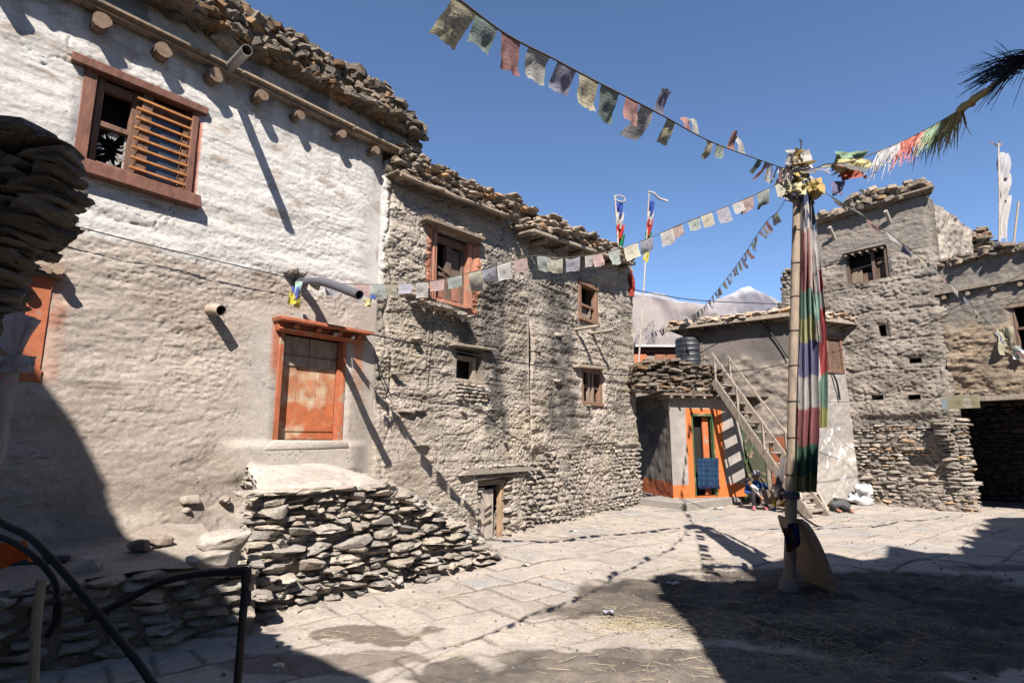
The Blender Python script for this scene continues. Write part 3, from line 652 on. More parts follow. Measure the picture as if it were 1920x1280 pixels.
quadbox(mb, W, [(-.25, 1.06), (.95, 1.06), (.9, 1.1), (-.3, 1.1)], -.05, .09, (.3, .24, .19)); 
for k in range(26): s = -.7+1.9*rng.rand(); u, n = W.un(s); put(mb, ROCKS, W.p(s, .06+.08*rng.rand(), 1.2+.03*rng.rand()), .07, .08, .022, u, n, scol(1.2), .15)
mb.build('lintel', M['stone'], dd, bevel=.01)
# stone footing left of the low door and between it and the house seam
mb = MB()
masonry(mb, W, -1.6, -.16, 0, lambda s: float(np.interp(s, [-1.6, -.6, -.35, -.16], [.55, .38, .8, .95])), .06, .12, proud=.09, depth=.3, off=lambda s, z: .03, k=1.15)
mb.build('stone_footing', M['stone'], h2r); mb = MB()
masonry(mb, W, .62, 1.42, 0, lambda s: 1.06, .07, .13, proud=.07, depth=.3, off=lambda s, z: .06+.05*(1-z), k=1.05)
mb.build('stone_footing', M['stone'], h2r)

# ---- far house with the stone base
h3r = thing('village_house', 'sooty mud house at the far end of the left row, lower wall of bare stones', 'house', tuple(W.p(4, 0, 0)), 'mud houses of the left row')
def h3(S, Z): return h2(S*1.1+20, Z*1.1+3)*sst(-.02, .05, np.abs(S-1.42))-.035*sst(1.56, 1.46, Z)*sst(1.42, 1.6, S)
E3 = W.hit(1189, 700)[0]
def zt3(s): return np.interp(s, [1.42, 3.5, 6.8], [5.86, 6.1, 6.45])
w4 = (W.hit(1085, 560)[0], W.hit(1118, 560)[0], 4.38, 5.28); w5 = (W.hit(1089, 720)[0], W.hit(1126, 720)[0], 2.46, 3.27)
facade(W, 1.41, E3, -.05, zt3, h3, c2, [w4, w5], .016, 'wall', M['rough'], h3r, inset=.3)
uE, nE = W.un(1)
FE = Frame(W.p(E3, .02, 0)[:2], -nE)     # end wall, receding
mb = MB()
FE2 = Frame(W.p(E3, -6, 0)[:2], nE)
facade(FE2, 0, 6.02, 0, 6.4, lambda S, Z: .04*fbm(S*4, Z*5, 3, 4), lambda S, Z, H: mixc(MUD, MUD*.8, sst(-.2, .4, H*20)), (), .06, 'wall', M['rough'], h3r)
for q in ([W.p(1.42, -6, 0), W.p(E3, -6, 0), W.p(E3, -6, 6), W.p(1.42, -6, 6)],): mb.add(np.array(q), [(0, 1, 2, 3)], MUD)
mb.build('rear_wall', M['rough'], h3r)
mb = MB(); quadbox(mb, W, [(1.42, 5.84), (E3+.1, 6.42), (E3+.1, 6.52), (1.42, 5.95)], -6, .12, MUD*.7); mb.build('roof', M['rough'], h3r)
mb = MB(); zst = lambda s: 1.55+.05*math.sin(s*3)+.03*math.sin(s*7.7)+(-.25 if s < 1.9 else 0)
masonry(mb, W, 1.40, E3+.06, 0, zst, .06, .13, (1.1, 2.7), proud=.05, depth=.22, off=lambda s, z: .02+.05*(1-z/1.5), k=1.0)
for k in range(14):   # quoins
    u, n = W.un(1); put(mb, ROCKS, W.p(E3-.03+.04*rng.rand(), -.06, .06+k*.115), .16, .16, .05, u, n, scol(1.), .05)
mb.build('stone_base', M['stone'], h3r)
mb = MB(); bar(mb, W.p(3.6, .03, 1.58), W.p(5.2, .04, 1.62), .06, .03, (.27, .2, .16)); mb.build('wall_timber', M['wood'], h3r, bevel=.004)
def win3(w_, cols, rows, par, open_=False):
    mb = MB(); c = (.27, .155, .105)
    fbox(mb, W, w_[0]-.03, w_[0]+.09, -.1, .03, w_[2], w_[3], c); fbox(mb, W, w_[1]-.09, w_[1]+.03, -.1, .03, w_[2], w_[3], c)
    fbox(mb, W, w_[0]-.05, w_[1]+.05, -.1, .05, w_[3]-.08, w_[3]+.02, c); fbox(mb, W, w_[0]-.05, w_[1]+.05, -.1, .06, w_[2]-.03, w_[2]+.05, c)
    o = mb.build('window', M['wood'], par, bevel=.008)
    mb = MB()
    for z in rows: fbox(mb, W, w_[0]+.09, w_[1]-.09, -.08, -.02, z-.03, z+.03, c)
    for s in cols: fbox(mb, W, s-.04, s+.04, -.08, -.01, w_[2]+.05, w_[3]-.08, (.30, .22, .17))
    mb.build('mullion', M['wood'], o, bevel=.004); return o
o = win3(w4, [], [4.75], h3r); mb = MB(); fbox(mb, W, (w4[0]+w4[1])/2-.1, (w4[0]+w4[1])/2+.12, -.14, -.1, w4[2]+.06, 4.72, (.27, .22, .18)); mb.build('shutter_panel', M['wood'], o, bevel=.004)
o = win3(w5, [w5[0]+.42, w5[0]+.62], [2.86], h3r)
l0 = W.hit(1080, 683, .15); l1 = W.hit(1133, 688, .15); mb = MB(); quadbox(mb, W, [(l0[0], l0[1]-.06), (l1[0], l1[1]-.06), (l1[0], l1[1]), (l0[0], l0[1])], -.05, .22, (.42, .34, .26)); mb.build('lintel', M['wood'], o, bevel=.006)
for px, py in ((1100, 615), (1130, 622)):
    s, z = W.hit(px, py, .3); mb = MB(); bar(mb, W.p(s, -.05, z), W.p(s+.05, .55, z+.03), .12, .05, (.42, .35, .28)); mb.build('wall_timber', M['wood'], h3r, bevel=.006)
mb = MB()
for (px, py, w_, h_) in ((1043, 628, .14, .07), (1045, 715, .17, .035), (1100, 760, .1, .02), (1050, 505, .12, .08), (938, 500, .1, .07)):
    mb = MB(); s, z = W.hit(px, py, .05); u, n = W.un(s); put(mb, ROCKS, W.p(s, .04, z), w_, .12, h_, u, n, (.40, .35, .30), .06); mb.build('ledge_stone', M['stone'], h3r)
mb = MB()
e0 = W.hit(997, 432, .35); e1 = W.hit(1183, 494, .35)
for (a_, b_) in ((0, .22), (.2, .55), (.52, .8), (.78, 1.02)):
    A = W.p(e0[0]+(e1[0]-e0[0])*a_, .35, e0[1]+(e1[1]-e0[1])*a_+.02*rng.rand()); B = W.p(e0[0]+(e1[0]-e0[0])*b_, .35, e0[1]+(e1[1]-e0[1])*b_)
    bar(mb, A, B, .10, .06, np.array((.42, .35, .28)))
for t in np.linspace(0, 1, 34):
    s = e0[0]+(e1[0]-e0[0])*t; z = e0[1]+(e1[1]-e0[1])*t; bar(mb, W.p(s, -.1, z-.02), W.p(s+.02, .32+.05*rng.rand(), z-.0), .08, .04, np.array((.25, .20, .16))*(.7+.5*rng.rand()))
mb.build('eave_board', M['wood'], h3r, bevel=.004)
g3 = lambda s: e0[1]+(e1[1]-e0[1])*(s-e0[0])/(e1[0]-e0[0])+.06
pr3 = [W.hit(px, py, .2) for px, py in ((995, 414), (1030, 404), (1062, 428), (1100, 446), (1140, 460), (1188, 480))]
f3 = lambda s: float(np.interp(s, [a[0] for a in pr3], [a[1] for a in pr3]))
mb = MB(); slate_pile(mb, W, e0[0], e1[0]+.15, g3, lambda s: max(f3(s), g3(s)+.08), -.2, .34, 1.1, (.08, .2), 620, th=(.03, .055), tilt=.16, lib=ROCKS_LO)
mb.build('roof_slates', M['slate'], h3r)
for t in (.12, .3, .45, .62, .8, .97):
    s = e0[0]+(e1[0]-e0[0])*t; z = e0[1]+(e1[1]-e0[1])*t; mb = MB(); tube(mb, [W.p(s, -.4, z-.1), W.p(s, .33, z-.1)], .055, (.33, .26, .2), 10, .15); mb.build('beam', M['beam'], h3r, smooth=False)
def wire(name, label, pts, r=.006, n=24, col=None, m=None, cat='wire', group=None):
    mb = MB(); tube(mb, spline(pts, n), r, (.02, .02, .02), 6); o = mb.build(name, m or M['black'], None); return tag(o, label, cat, group)

# ================================================================ STONE PLATFORM, LOW WALL, TERRACE
pl = thing('stone_platform', 'dry stone platform with a white dusty mud top standing below the raised orange door', 'platform', tuple(W.p(-3.6, 1, 0)))
def ptop(s, off=1.27):
    front = np.interp(s, [-4.6, -3.08, -2.5, -1.9, -1.25, -1.0], [1.16, 1.14, .92, .58, .16, .0]); back = np.interp(s, [-4.6, -3.2, -2.2, -1.2, -.4], [1.40, 1.34, 1.10, .62, .16])
    t = np.clip(off/1.27, 0, 1); return back*(1-t)+front*t
mb = MB()
offp = lambda s, z: 1.24+.10*(1-z/1.1)
masonry(mb, W, -4.50, -1.15, 0.0, lambda s: float(ptop(s))-.03, .04, .115, (2.2, 6), proud=.15, depth=.34, off=offp, k=1.08, tilt=.09)
FL = Frame(W.p(-4.52, 0, 0)[:2], W.N)          # left end face, U runs from the wall to the front
class FlatL(Frame):
    pass
FL = Frame(W.p(-4.06, 0, 0)[:2], W.p(-4.48, 1.27, 0)[:2]-W.p(-4.06, 0, 0)[:2])
masonry(mb, FL, 0.05, 1.30, 0.0, lambda s: 1.34-.18*s/1.27, .05, .12, (1.5, 3.5), proud=.07, depth=.3, k=1.1)
mb.build('stones', M['stone'], pl)
mb = MB()           # rubble slope descending to the low door
for k in range(420):
    s = -3.1+2.1*rng.rand(); o = .05+1.22*rng.rand(); z = float(ptop(s, o))
    if z < .05: continue
    u, n = W.un(s); w_ = .05+.13*rng.rand()**1.5; put(mb, ROCKS, W.p(s, o, z-.02-.02*rng.rand()), w_, w_*.8, .025+.03*rng.rand(), u, n, scol(1.15), .22)
mb.build('rubble', M['stone'], pl)
S, O = np.meshgrid(np.linspace(-4.46, -1.0, 90), np.linspace(.0, 1.2, 34), indexing='ij'); Z = ptop(S, O)-.05+.02*fbm(S*3, O*3, 4); S = -1.0+(S+1.0)*((3.02+.36*O)/3.46)
mb = MB(); I = np.arange(S.size).reshape(S.shape); q = np.stack([I[:-1, :-1], I[1:, :-1], I[1:, 1:], I[:-1, 1:]], -1).reshape(-1, 4)
mb.add(W.p(S, O, Z).reshape(-1, 3), {4: q}, (.42, .37, .31))
for a_, b_ in ((-4.4, -1.15),):
    ss = np.linspace(a_, b_, 40); mb.add(np.concatenate([W.p(ss, 1.25, ss*0), W.p(ss, 1.19, np.maximum(ptop(ss)-.07, .0))]), [(i, i+1, 41+i, 40+i) for i in range(39)], (.33, .285, .24))
    mb.add(np.array([W.p(-4.0, 0, 0), W.p(-4.4, 1.16, 0), W.p(-4.4, 1.16, 1.1), W.p(-4.0, 0, 1.3)]), [(0, 1, 2, 3)], (.2, .17, .14))
mb.build('earth_fill', M['ground'], pl)
S, O = np.meshgrid(np.linspace(-4.54, -2.55, 110), np.linspace(-.05, 1.31, 70), indexing='ij')
edge = np.minimum(np.minimum(S+4.54, 1.31-O), (-2.55-S)*.6)-.03*(1+fbm(S*4, O*4, 3, 3)); S = -2.55+(S+2.55)*((1.55+.345*O)/1.99); Zt = ptop(S, O)+.03+.035*fbm(S*1.9, O*2.4, 7, 4)+.006*fbm(S*12, O*12, 2, 3)-.06*sst(.08, 0, edge)
mb = MB(); I = np.arange(S.size).reshape(S.shape); q = np.stack([I[:-1, :-1], I[1:, :-1], I[1:, 1:], I[:-1, 1:]], -1).reshape(-1, 4)
ec = (edge.ravel())[q].min(1); q = q[ec > -.01]
cc = mixc((.57, .51, .45), (.48, .42, .365), sst(-.1, .5, fbm(S*2.5, O*3, 8, 4)))
mb.add(W.p(S, O, Zt).reshape(-1, 3), {4: q}, cc.reshape(-1, 3)); mb.add(W.p(S, O, Zt-.05).reshape(-1, 3), {4: q}, cc.reshape(-1, 3)*.6)
mb.build('mud_top', M['clay'], pl)
mb = MB()
for (px, py, w_) in ((520, 925, .32), (590, 918, .3), (650, 905, .2), (700, 905, .2), (480, 912, .16), (560, 905, .2)):
    s, z = W.hit(px, py, 1.28); u, n = W.un(s); put(mb, ROCKS, W.p(s, 1.2, float(ptop(s))-.02), w_, .18, .032, u, n, scol(1.25), .05)
mb.build('coping_slab', M['stone'], pl)

LW = Frame((-2.20, 5.28), (.807, .59))       # low retaining wall, s runs to negative on the left
lw = thing('retaining_wall', 'low dry stone retaining wall in the shade at the lower left, below the black pipes', 'stone wall', tuple(LW.p(-1.5, 0, 0)))
mb = MB(); masonry(mb, LW, -5.2, -.02, 0, lambda s: .60+.03*math.sin(s*4), .06, .13, (1.8, 4.2), proud=.06, depth=.3, off=lambda s, z: -.02+.06*(1-z), k=.92, lib=ROCKS)
mb.build('stones', M['stone'], lw)
mb = MB(); mb.add(np.array([LW.p(-5.2, -.05, 0), LW.p(0, -.05, 0), LW.p(0, -.09, .57), LW.p(-5.2, -.09, .57)]), [(0, 1, 2, 3)], (.27, .235, .20)); mb.build('earth_fill', M['ground'], lw)
# terrace between the low wall and the whitewashed house
n1, n2 = 120, 50; A_ = np.linspace(0, 1, n1)[:, None]; B_ = np.linspace(0, 1, n2)[None, :]
fr = LW.p(-5.2+5.12*A_[:, 0], -.1, 0)[:, :2]; bk = W.p(-9.2+4.68*A_[:, 0], -.05, 0)[:, :2]
XY = fr[:, None, :]*(1-B_[..., None])+bk[:, None, :]*B_[..., None]
Zt = .585+.16*B_+.03*fbm(XY[..., 0]*3, XY[..., 1]*3, 2, 4)+.06*sst(.7, 1, B_)
mb = MB(); I = np.arange(n1*n2).reshape(n1, n2); q = np.stack([I[:-1, :-1], I[1:, :-1], I[1:, 1:], I[:-1, 1:]], -1).reshape(-1, 4)
mb.add(np.dstack([XY, Zt]).reshape(-1, 3), {4: q}, mixc((.38, .33, .28), (.30, .25, .21), sst(-.1, .4, fbm(XY[..., 0]*4, XY[..., 1]*4, 9, 4))).reshape(-1, 3))
o = mb.build('terrace_ground', M['ground'], None); o['kind'] = 'structure'
def boulder(px, py, zc, Y, r, label, cat='boulder', col=(.50, .44, .38), name='boulder', m=None, group='loose rocks on the terrace', lib=None):
    P = gr(px, py, zc); u, n = (LW.U, LW.N); mb = MB(); V, F = (lib or ROCKS)[rng.randint(len(lib or ROCKS))]
    root = None
    V = V*np.array(r); A = np.stack([np.array([u[0], u[1], 0]), np.array([n[0], n[1], 0]), np.array([0, 0, 1.])], 0)
    V = V@rotm(*((rng.rand(3)-.5)*.15)).T@A+P
    mb.add(V, {4: F}, col); o = mb.build(name, m or M['stone'], None)
    md = o.modifiers.new('sub', 'SUBSURF'); md.levels = 2; md.render_levels = 2
    return tag(o, label, cat, group)
boulder(422, 1015, .78, 5.55, (.235, .16, .10), 'large pale flat boulder on the sunlit end of the terrace beside the platform')
boulder(404, 1048, .66, 5.15, (.22, .15, .085), 'grey boulder just in front of and below the large pale one on the low wall')
boulder(168, 1057, .66, 4.6, (.11, .10, .07), 'whitish block standing alone on top of the shaded low wall')
boulder(262, 1022, .70, 5.1, (.10, .09, .06), 'dark angular rock at the shadow edge on the terrace, left of a brown one', col=(.22, .19, .17))
boulder(302, 1012, .72, 5.25, (.11, .08, .06), 'brown rock just right of the dark angular rock on the terrace', col=(.36, .29, .24))
boulder(900, 1052, .05, 8.55, (.17, .11, .075), 'rounded pale stone lying on the paving at the foot of the platform rubble', group='loose rocks on the terrace')
boulder(432, 1040, .66, 5.35, (.09, .09, .05), 'small stone wedged between the two large boulders and the platform')
# ================================================================ GROUND
def kind(o, k='structure', **kw):
    o['kind'] = k
    return o
mb = MB(); g = 4000.; mb.add(np.array([(-g, -g, -.09), (g, -g, -.09), (g, g, -.09), (-g, g, -.09)]), [(0, 1, 2, 3)], (.34, .29, .24)); kind(mb.build('ground', M['ground'], None))
def grid(x0, x1, y0, y1, res):
    X, Y = np.meshgrid(np.arange(x0, x1+res, res), np.arange(y0, y1+res, res), indexing='ij')
    I = np.arange(X.size).reshape(X.shape); return X, Y, np.stack([I[:-1, :-1], I[1:, :-1], I[1:, 1:], I[:-1, 1:]], -1).reshape(-1, 4)
def paving(X, Y):
    """flagstone joints (distance to joint), slab id"""
    a = R(38); u = X*math.cos(a)+Y*math.sin(a); v = -X*math.sin(a)+Y*math.cos(a)
    u = u+.10*fbm(X*.7, Y*.7, 31, 2)+.012*fbm(X*6, Y*6, 4, 2); v = v+.10*fbm(X*.6, Y*.6, 37, 2)+.012*fbm(X*6, Y*6, 8, 2)
    hrow = .62; r = np.floor(v/hrow); vv = (v/hrow-r)*hrow
    wj = .75+.5*(_V[(r.astype(int)*7+3) & 255]); off = _V[(r.astype(int)*13+5) & 255]*3
    uu = (u+off)/wj; c = np.floor(uu); fu = (uu-c)*wj
    d = np.minimum(np.minimum(vv, hrow-vv), np.minimum(fu, wj-fu))
    idv = _V[_P[(r.astype(int)*31+c.astype(int)*17) & 255]]
    # some slabs split again
    spl = (idv > .25); d = np.where(spl, np.minimum(d, np.abs(fu-wj*.5)), d)
    return d, idv
PX, PY = 3.3, 6.2
def dirtmask(X, Y):
    a = np.hypot((X-PX-.5)/2.9, (Y-PY+.1)/1.65)+.22*fbm(X*1.0, Y*1.0, 11, 4)
    a = a+.07*fbm(X*5, Y*5, 13, 4); m = sst(1.05, .93, a)
    b = np.hypot((X-1.1)/1.9, (Y-4.25)/.62)+.25*fbm(X*1.6, Y*1.6, 19, 4); m = np.maximum(m, sst(1.02, .95, b)*.85)
    return m
def wetmask(X, Y):
    a = np.hypot((X+1.25)/.62, (Y-5.35)/.32)+.55*fbm(X*2.2, Y*2.2, 23, 4); m = sst(.80, .72, a)
    a = np.hypot((X+1.35)/.9, (Y-4.6)/.28)+.5*fbm(X*2., Y*2., 27, 4); m = np.maximum(m, sst(.85, .75, a)*.8)
    # gutter running to the right
    t = (X-5.6); yc = 7.95-.16*t+.12*fbm(X*1.2, 3, 5, 2); m2 = sst(.26, .12, np.abs(Y-yc)+.05*fbm(X*5, Y*5, 6, 3))*sst(-.3, .6, t); m = np.maximum(m, m2)
    return m, m2
def gz(X, Y):
    d, idv = paving(X, Y); dm = dirtmask(X, Y); wm, gut = wetmask(X, Y)
    pav = .012*sst(0, .035, d)*(.35+.65*sst(-.3, .3, fbm(X*.9, Y*.9, 41, 3)))+.014*idv
    Z = pav*(1-dm)+.014*fbm(X*1.0, Y*1.0, 51, 3)+dm*(.030*fbm(X*7, Y*7, 53, 5)-.010)+.004*fbm(X*14, Y*14, 3, 3)-.03*gut
    return Z, d, idv, dm, wm
for nm, (x0, x1, y0, y1, res) in {'near': (-5.5, 7.5, 2.6, 11., .024), 'far': (-3, 16, 11., 24, .05), 'side': (7.5, 16, 1., 11., .035)}.items():
    X, Y, q = grid(x0, x1, y0, y1, res); Z, d, idv, dm, wm = gz(X, Y)
    n = fbm(X*1.5, Y*1.5, 71, 5)
    c = mixc((.51, .445, .385), (.44, .385, .335), sst(-.2, .4, n+.4*idv)); c = mixc(c, (.42, .405, .39), sst(.45, .6, idv)*sst(-.1, .3, n)*.6)
    jt = sst(.026, .008, d)*(.5+.5*sst(-.2, .3, fbm(X*.9, Y*.9, 41, 3))); c = mixc(c, (.20, .16, .13), jt)
    c = mixc(c, mixc((.150, .122, .10), (.075, .062, .054), sst(-.2, .35, fbm(X*2.6, Y*2.6, 77, 5))), dm)
    c = mixc(c, (.15, .115, .092), wm*.85)
    for k in range(2):    # dusty edge against the houses, darker crumbs
        c = c*(1-.10*sst(.35, .7, fbm(X*7, Y*7, 90+k, 4)))[..., None]
    mb = MB(); mb.add(np.dstack([X, Y, Z]).reshape(-1, 3), {4: q}, c.reshape(-1, 3)); kind(mb.build('paving', M['ground'], None))
# earth banked up along the feet of the walls
def bank(F, s0, s1, off, hgt, wd, name='ground_bank'):
    S, O = np.meshgrid(np.linspace(s0, s1, int((s1-s0)/.05)), np.linspace(0, 1, 14), indexing='ij')
    e = np.clip(np.minimum(S-s0, s1-S)/.2, 0, 1)
    wl = wd*(.7+.5*fbm(S*1.5, S*0, 4, 3)); Z = hgt*e*(1-O)**1.6*(.8+.6*fbm(S*2.5, O, 7, 3))-.015*O+.006*fbm(S*11, O*6, 3, 3)-.01
    mb = MB(); I = np.arange(S.size).reshape(S.shape); q = np.stack([I[:-1, :-1], I[1:, :-1], I[1:, 1:], I[:-1, 1:]], -1).reshape(-1, 4)
    mb.add(F.p(S, off+O*wl, Z).reshape(-1, 3), {4: q}, mixc((.42, .36, .30), (.34, .29, .24), sst(-.1, .4, fbm(S*4, O*3, 9, 3))).reshape(-1, 3)); kind(mb.build(name, M['ground'], None))
bank(W, -4.6, -1.0, 1.28, .06, .30); bank(W, .0, 6.5, .05, .07, .32); bank(LW, -4, 0, 0, .05, .22)
# scattered pebbles and droppings; straw
mb = MB()
for k in range(2600):
    x = rng.uniform(-3.2, 10); y = rng.uniform(3.6, 13)**1.0
    if rng.rand() < .5: x = PX+rng.randn()*1.8; y = PY-.4+rng.randn()*1.2
    if abs(x/y) > .95 or (x < -2.2 and y < 5.5): continue
    r = .004+.012*rng.rand()**3; put(mb, ROCKS_LO, (x, y, r*.6+float(gz(np.array([x]), np.array([y]))[0][0])), r, r, r*.7, (1, 0), (0, 1), scol(.75), .5)
o = kind(mb.build('gravel', M['stone'], None), 'stuff'); o['label'] = 'small pebbles and crumbs scattered over the paving and dirt'; o['category'] = 'gravel'
mb = MB()
def straw(cx, cy, sx, sy, n, lmin=.05, lmax=.22, up=.03):
    x = cx+rng.randn(n)*sx; y = cy+rng.randn(n)*sy; z = gz(x, y)[0]+.006
    for i in range(n):
        if abs(x[i]/y[i]) > .98: continue
        a = rng.rand()*np.pi; L = rng.uniform(lmin, lmax); dz = up*rng.rand()*np.exp(-((x[i]-cx)/sx)**2)
        p = np.array([x[i], y[i], z[i]+dz]); d = np.array([math.cos(a), math.sin(a), (rng.rand()-.5)*.15])*L/2; b = np.array([-math.sin(a), math.cos(a), rng.rand()-.5])*L*.12*(rng.rand()-.5)
        bar_ = [p-d, p+b, p+d]; r = .0006+.0006*rng.rand()
        for q_ in (0, 1): bar(mb, bar_[q_], bar_[q_+1], 2*r, 2*r, np.array((1., 1., 1.)))
P_ = gr(1180, 1165)
for (px, py, sx, sy, n) in ((1180, 1170, .17, .11, 210), (1150, 1180, .3, .14, 70), (1540, 1235, .42, .2, 210), (1420, 1200, .5, .3, 160), (1340, 1060, .3, .28, 150), (1450, 1160, .7, .35, 220), (650, 1190, .22, .1, 30), (820, 1130, .3, .15, 60), (1250, 1260, .5, .12, 50), (1700, 1180, .8, .4, 120), (1090, 1000, .9, .5, 120), (1300, 1180, .4, .4, 160), (950, 1180, .8, .4, 90)):
    g_ = gr(px, py); straw(g_[0], g_[1], sx, sy, n)
o = kind(mb.build('straw', M['straw'], None, smooth=False), 'stuff'); o['label'] = 'loose dry straw strewn over the courtyard'; o['category'] = 'straw'
def litter(px, py, w_, label, col, cat='litter'):
    p = gr(px, py); X, Y = np.meshgrid(np.linspace(-1, 1, 9), np.linspace(-1, 1, 7), indexing='ij')
    sd_ = rng.rand()*90; Z = .02+w_*.35*(fbm(X*1.6, Y*1.6, sd_, 3)+.4)
    V = np.dstack([p[0]+X*w_+.2*w_*fbm(X, Y, sd_+4), p[1]+Y*w_*.6, np.maximum(Z, .006)]); I = np.arange(X.size).reshape(X.shape)
    mb = MB(); mb.add(V.reshape(-1, 3), {4: np.stack([I[:-1, :-1], I[1:, :-1], I[1:, 1:], I[:-1, 1:]], -1).reshape(-1, 4)}, col); tag(mb.build('litter', M['cloth'], None), label, cat)
litter(1071, 998, .09, 'crumpled white and green wrapper lying before the far stone base', (.62, .66, .6)); litter(1262, 1097, .07, 'small curled white wrapper at the left edge of the big shadow', (.75, .75, .75))
litter(1141, 1152, .05, 'tiny purple white wrapper beside the straw heap', (.5, .48, .6)); litter(1344, 955, .12, 'white scrap of plastic in front of the concrete step', (.78, .78, .78)); litter(985, 1062, .05, 'pale paper scrap on the sunlit paving in the centre', (.6, .6, .6))

# ================================================================ BUILDINGS THAT SHADE THE FOREGROUND (behind and beside the viewer)
def shade_house(name, label, pts, Y0, depth, x_end=None):
    t = thing(name, label, 'house', (pts[0][0], Y0-depth/2, 0)); mb = MB()
    for (xa, ga), (xb, gb) in zip(pts[:-1], pts[1:]):
        za, zb = ga-Y0, gb-Y0
        v = [(xa, Y0, 0), (xb, Y0, 0), (xb, Y0, zb), (xa, Y0, za), (xa, Y0-depth, 0), (xb, Y0-depth, 0), (xb, Y0-depth, zb-.5), (xa, Y0-depth, za-.5)]
        mb.add(np.array(v, float), [(0, 1, 2, 3), (5, 4, 7, 6), (3, 2, 6, 7), (1, 5, 6, 2), (4, 0, 3, 7)], MUD*.9)
    mb.build('wall', M['rough'], t, smooth=False)
    mb = MB(); F = Frame((0, Y0), (-1, 0)); F = Frame((0, Y0), (1, 0))
    xs = [p[0] for p in pts]; zs = [p[1]-Y0 for p in pts]
    for k in range(int((xs[-1]-xs[0])*18)):
        x = rng.uniform(xs[0]+.1, xs[-1]); z = float(np.interp(x, xs, zs)); put(mb, SLATES, (x, Y0-.2-.2*rng.rand(), z-.02), .12, .14, .035, (1, 0), (0, 1), scol(.9), .2)
    mb.build('roof_slates', M['slate'], t, smooth=False)
shade_house('neighbour_house', 'tall mud house behind the viewer on the left, shading the low wall and terrace', [(-7, 7.5), (-4.4, 7.54), (-4.1, 7.25), (-3.95, 7.0), (-3.85, 6.7), (-3.7, 6.5), (-3.0, 6.0), (-2.4, 5.5), (-2.13, 5.12), (-1.87, 5.02), (-1.66, 4.9), (-1.45, 4.74), (-1.22, 4.5), (-.95, 4.3)], -.6, 3.)
shade_house('neighbour_house', 'mud house just behind the viewer on the right, shading the ground around the pole', [(1.45, 4.3), (1.50, 4.92), (1.60, 5.6), (1.63, 6.6), (1.72, 7.40), (2.02, 7.62), (2.25, 7.12), (2.9, 7.25), (3.2, 8.1)], .6, 3.)
shade_house('neighbour_house', 'mud house beside the viewer on the right, shading the middle of the courtyard', [(3.2, 8.15), (3.65, 8.35), (4.2, 8.85), (4.7, 8.92), (4.78, 8.3), (5.3, 8.6), (5.89, 9.48), (6.12, 8.92), (6.4, 8.9)], 1.3, 3.)
shade_house('neighbour_house', 'mud house with jagged slate roof at the right, shading the right side of the courtyard', [(6.4, 8.85), (6.6, 8.85), (7.0, 9.5), (7.1, 9.3), (7.5, 10.1), (7.6, 9.9), (7.9, 10.6), (8.0, 10.3), (8.6, 11.2), (8.7, 11.0), (9.3, 12.0), (9.4, 11.8), (9.9, 12.6), (10.4, 12.9), (16, 13.2)], 2.6, 3.)
# near corbelled stone corner at the left edge
NP = Frame((0, 2.1), (1, 0))
nr = thing('stone_wall', 'dark overhanging corner of stacked flat stones close to the viewer at the left edge', 'stone wall', (-2.4, 2.1, 0))
mb = MB(); prof = [(1.9, -1.95), (2.0, -1.86), (2.05, -1.83), (2.11, -1.80), (2.2, -1.80), (2.3, -1.79), (2.36, -1.75), (2.42, -1.73), (2.46, -1.64), (2.55, -1.63), (2.65, -1.65), (2.73, -1.64), (2.80, -1.70), (2.86, -1.84), (2.90, -2.0)]
edge_ = lambda z: float(np.interp(z, [a for a, b in prof], [b for a, b in prof]))
z = 1.78
while z < 2.88:
    h = .018+.06*rng.rand()**2.2
    for o_ in (0, -.14, -.30):
        s = edge_(z+h/2)*((2.12-o_)/2.02)+.05*(rng.rand()-.6)
        while s > -3.2:
            wd = .12+.22*rng.rand(); V = None
            put(mb, ROCKS, (s-wd/2, 2.12-o_*-1 if False else 2.12+(-o_)-.0+.04*rng.rand(), z+h/2+.01*vn(s*3, z)), wd/2*1.05, .11, h*.56, (1, 0), (0, -1), scol(.42), .12); s -= wd
    z += h
mb.build('stones', M['stone'], nr)
mb = MB(); masonry(mb, Frame((0, 2.2), (1, 0)), -3.6, -2.42, 0, 1.9, .05, .1, proud=.04, depth=.3, k=.9); mb.build('lower_stones', M['stone'], nr)
mb = MB(); mb.add(np.array([(x, y, z) for x in (-3.3, -2.12) for y in (2.25, 2.45) for z in (1.9, 2.8)]), BF, (.16, .14, .12)); mb.build('core', M['rough'], nr)
# ================================================================ PIPES, STAKE AND CLOTH AT LOWER LEFT
def pipe(pts, r, label, name='water_pipe', n=30, fit=(), m='black'):
    t = thing(name, label, 'pipe', tuple(np.array(pts[-1])*[1, 1, 0]), 'black water pipes'); mb = MB(); tube(mb, spline(pts, n), r, (.02, .02, .02), 12); mb.build('hose', M[m], t)
    for (a, b, rr) in fit: mb = MB(); tube(mb, [a, b], rr, (.02, .02, .02), 14); mb.build('coupling', M[m], t)
    return t
A = lambda px, py, Y: at(px, py, Y)
pipe([A(-80, 925, 3.3), A(0, 978, 3.25), A(60, 1010, 3.2), A(130, 1085, 3.1), A(200, 1170, 3.), A(250, 1230, 2.9), A(292, 1290, 2.8), A(330, 1350, 2.7)],   .019, 'long black water pipe slanting down to the bottom edge past the other two')
e1_ = A(110, 1130, 3.35); pipe([A(-80, 1000, 3.5), A(0, 1006, 3.45), A(60, 1040, 3.4), A(100, 1085, 3.37), e1_], .017, 'thin black hose curving down into a pale coupling near the wooden stake', fit=[(A(111, 1128, 3.35), A(108, 1160, 3.38), .025), (A(108, 1158, 3.38), A(90, 1190, 3.42), .020)])
E0 = A(452, 1072, 3.15)
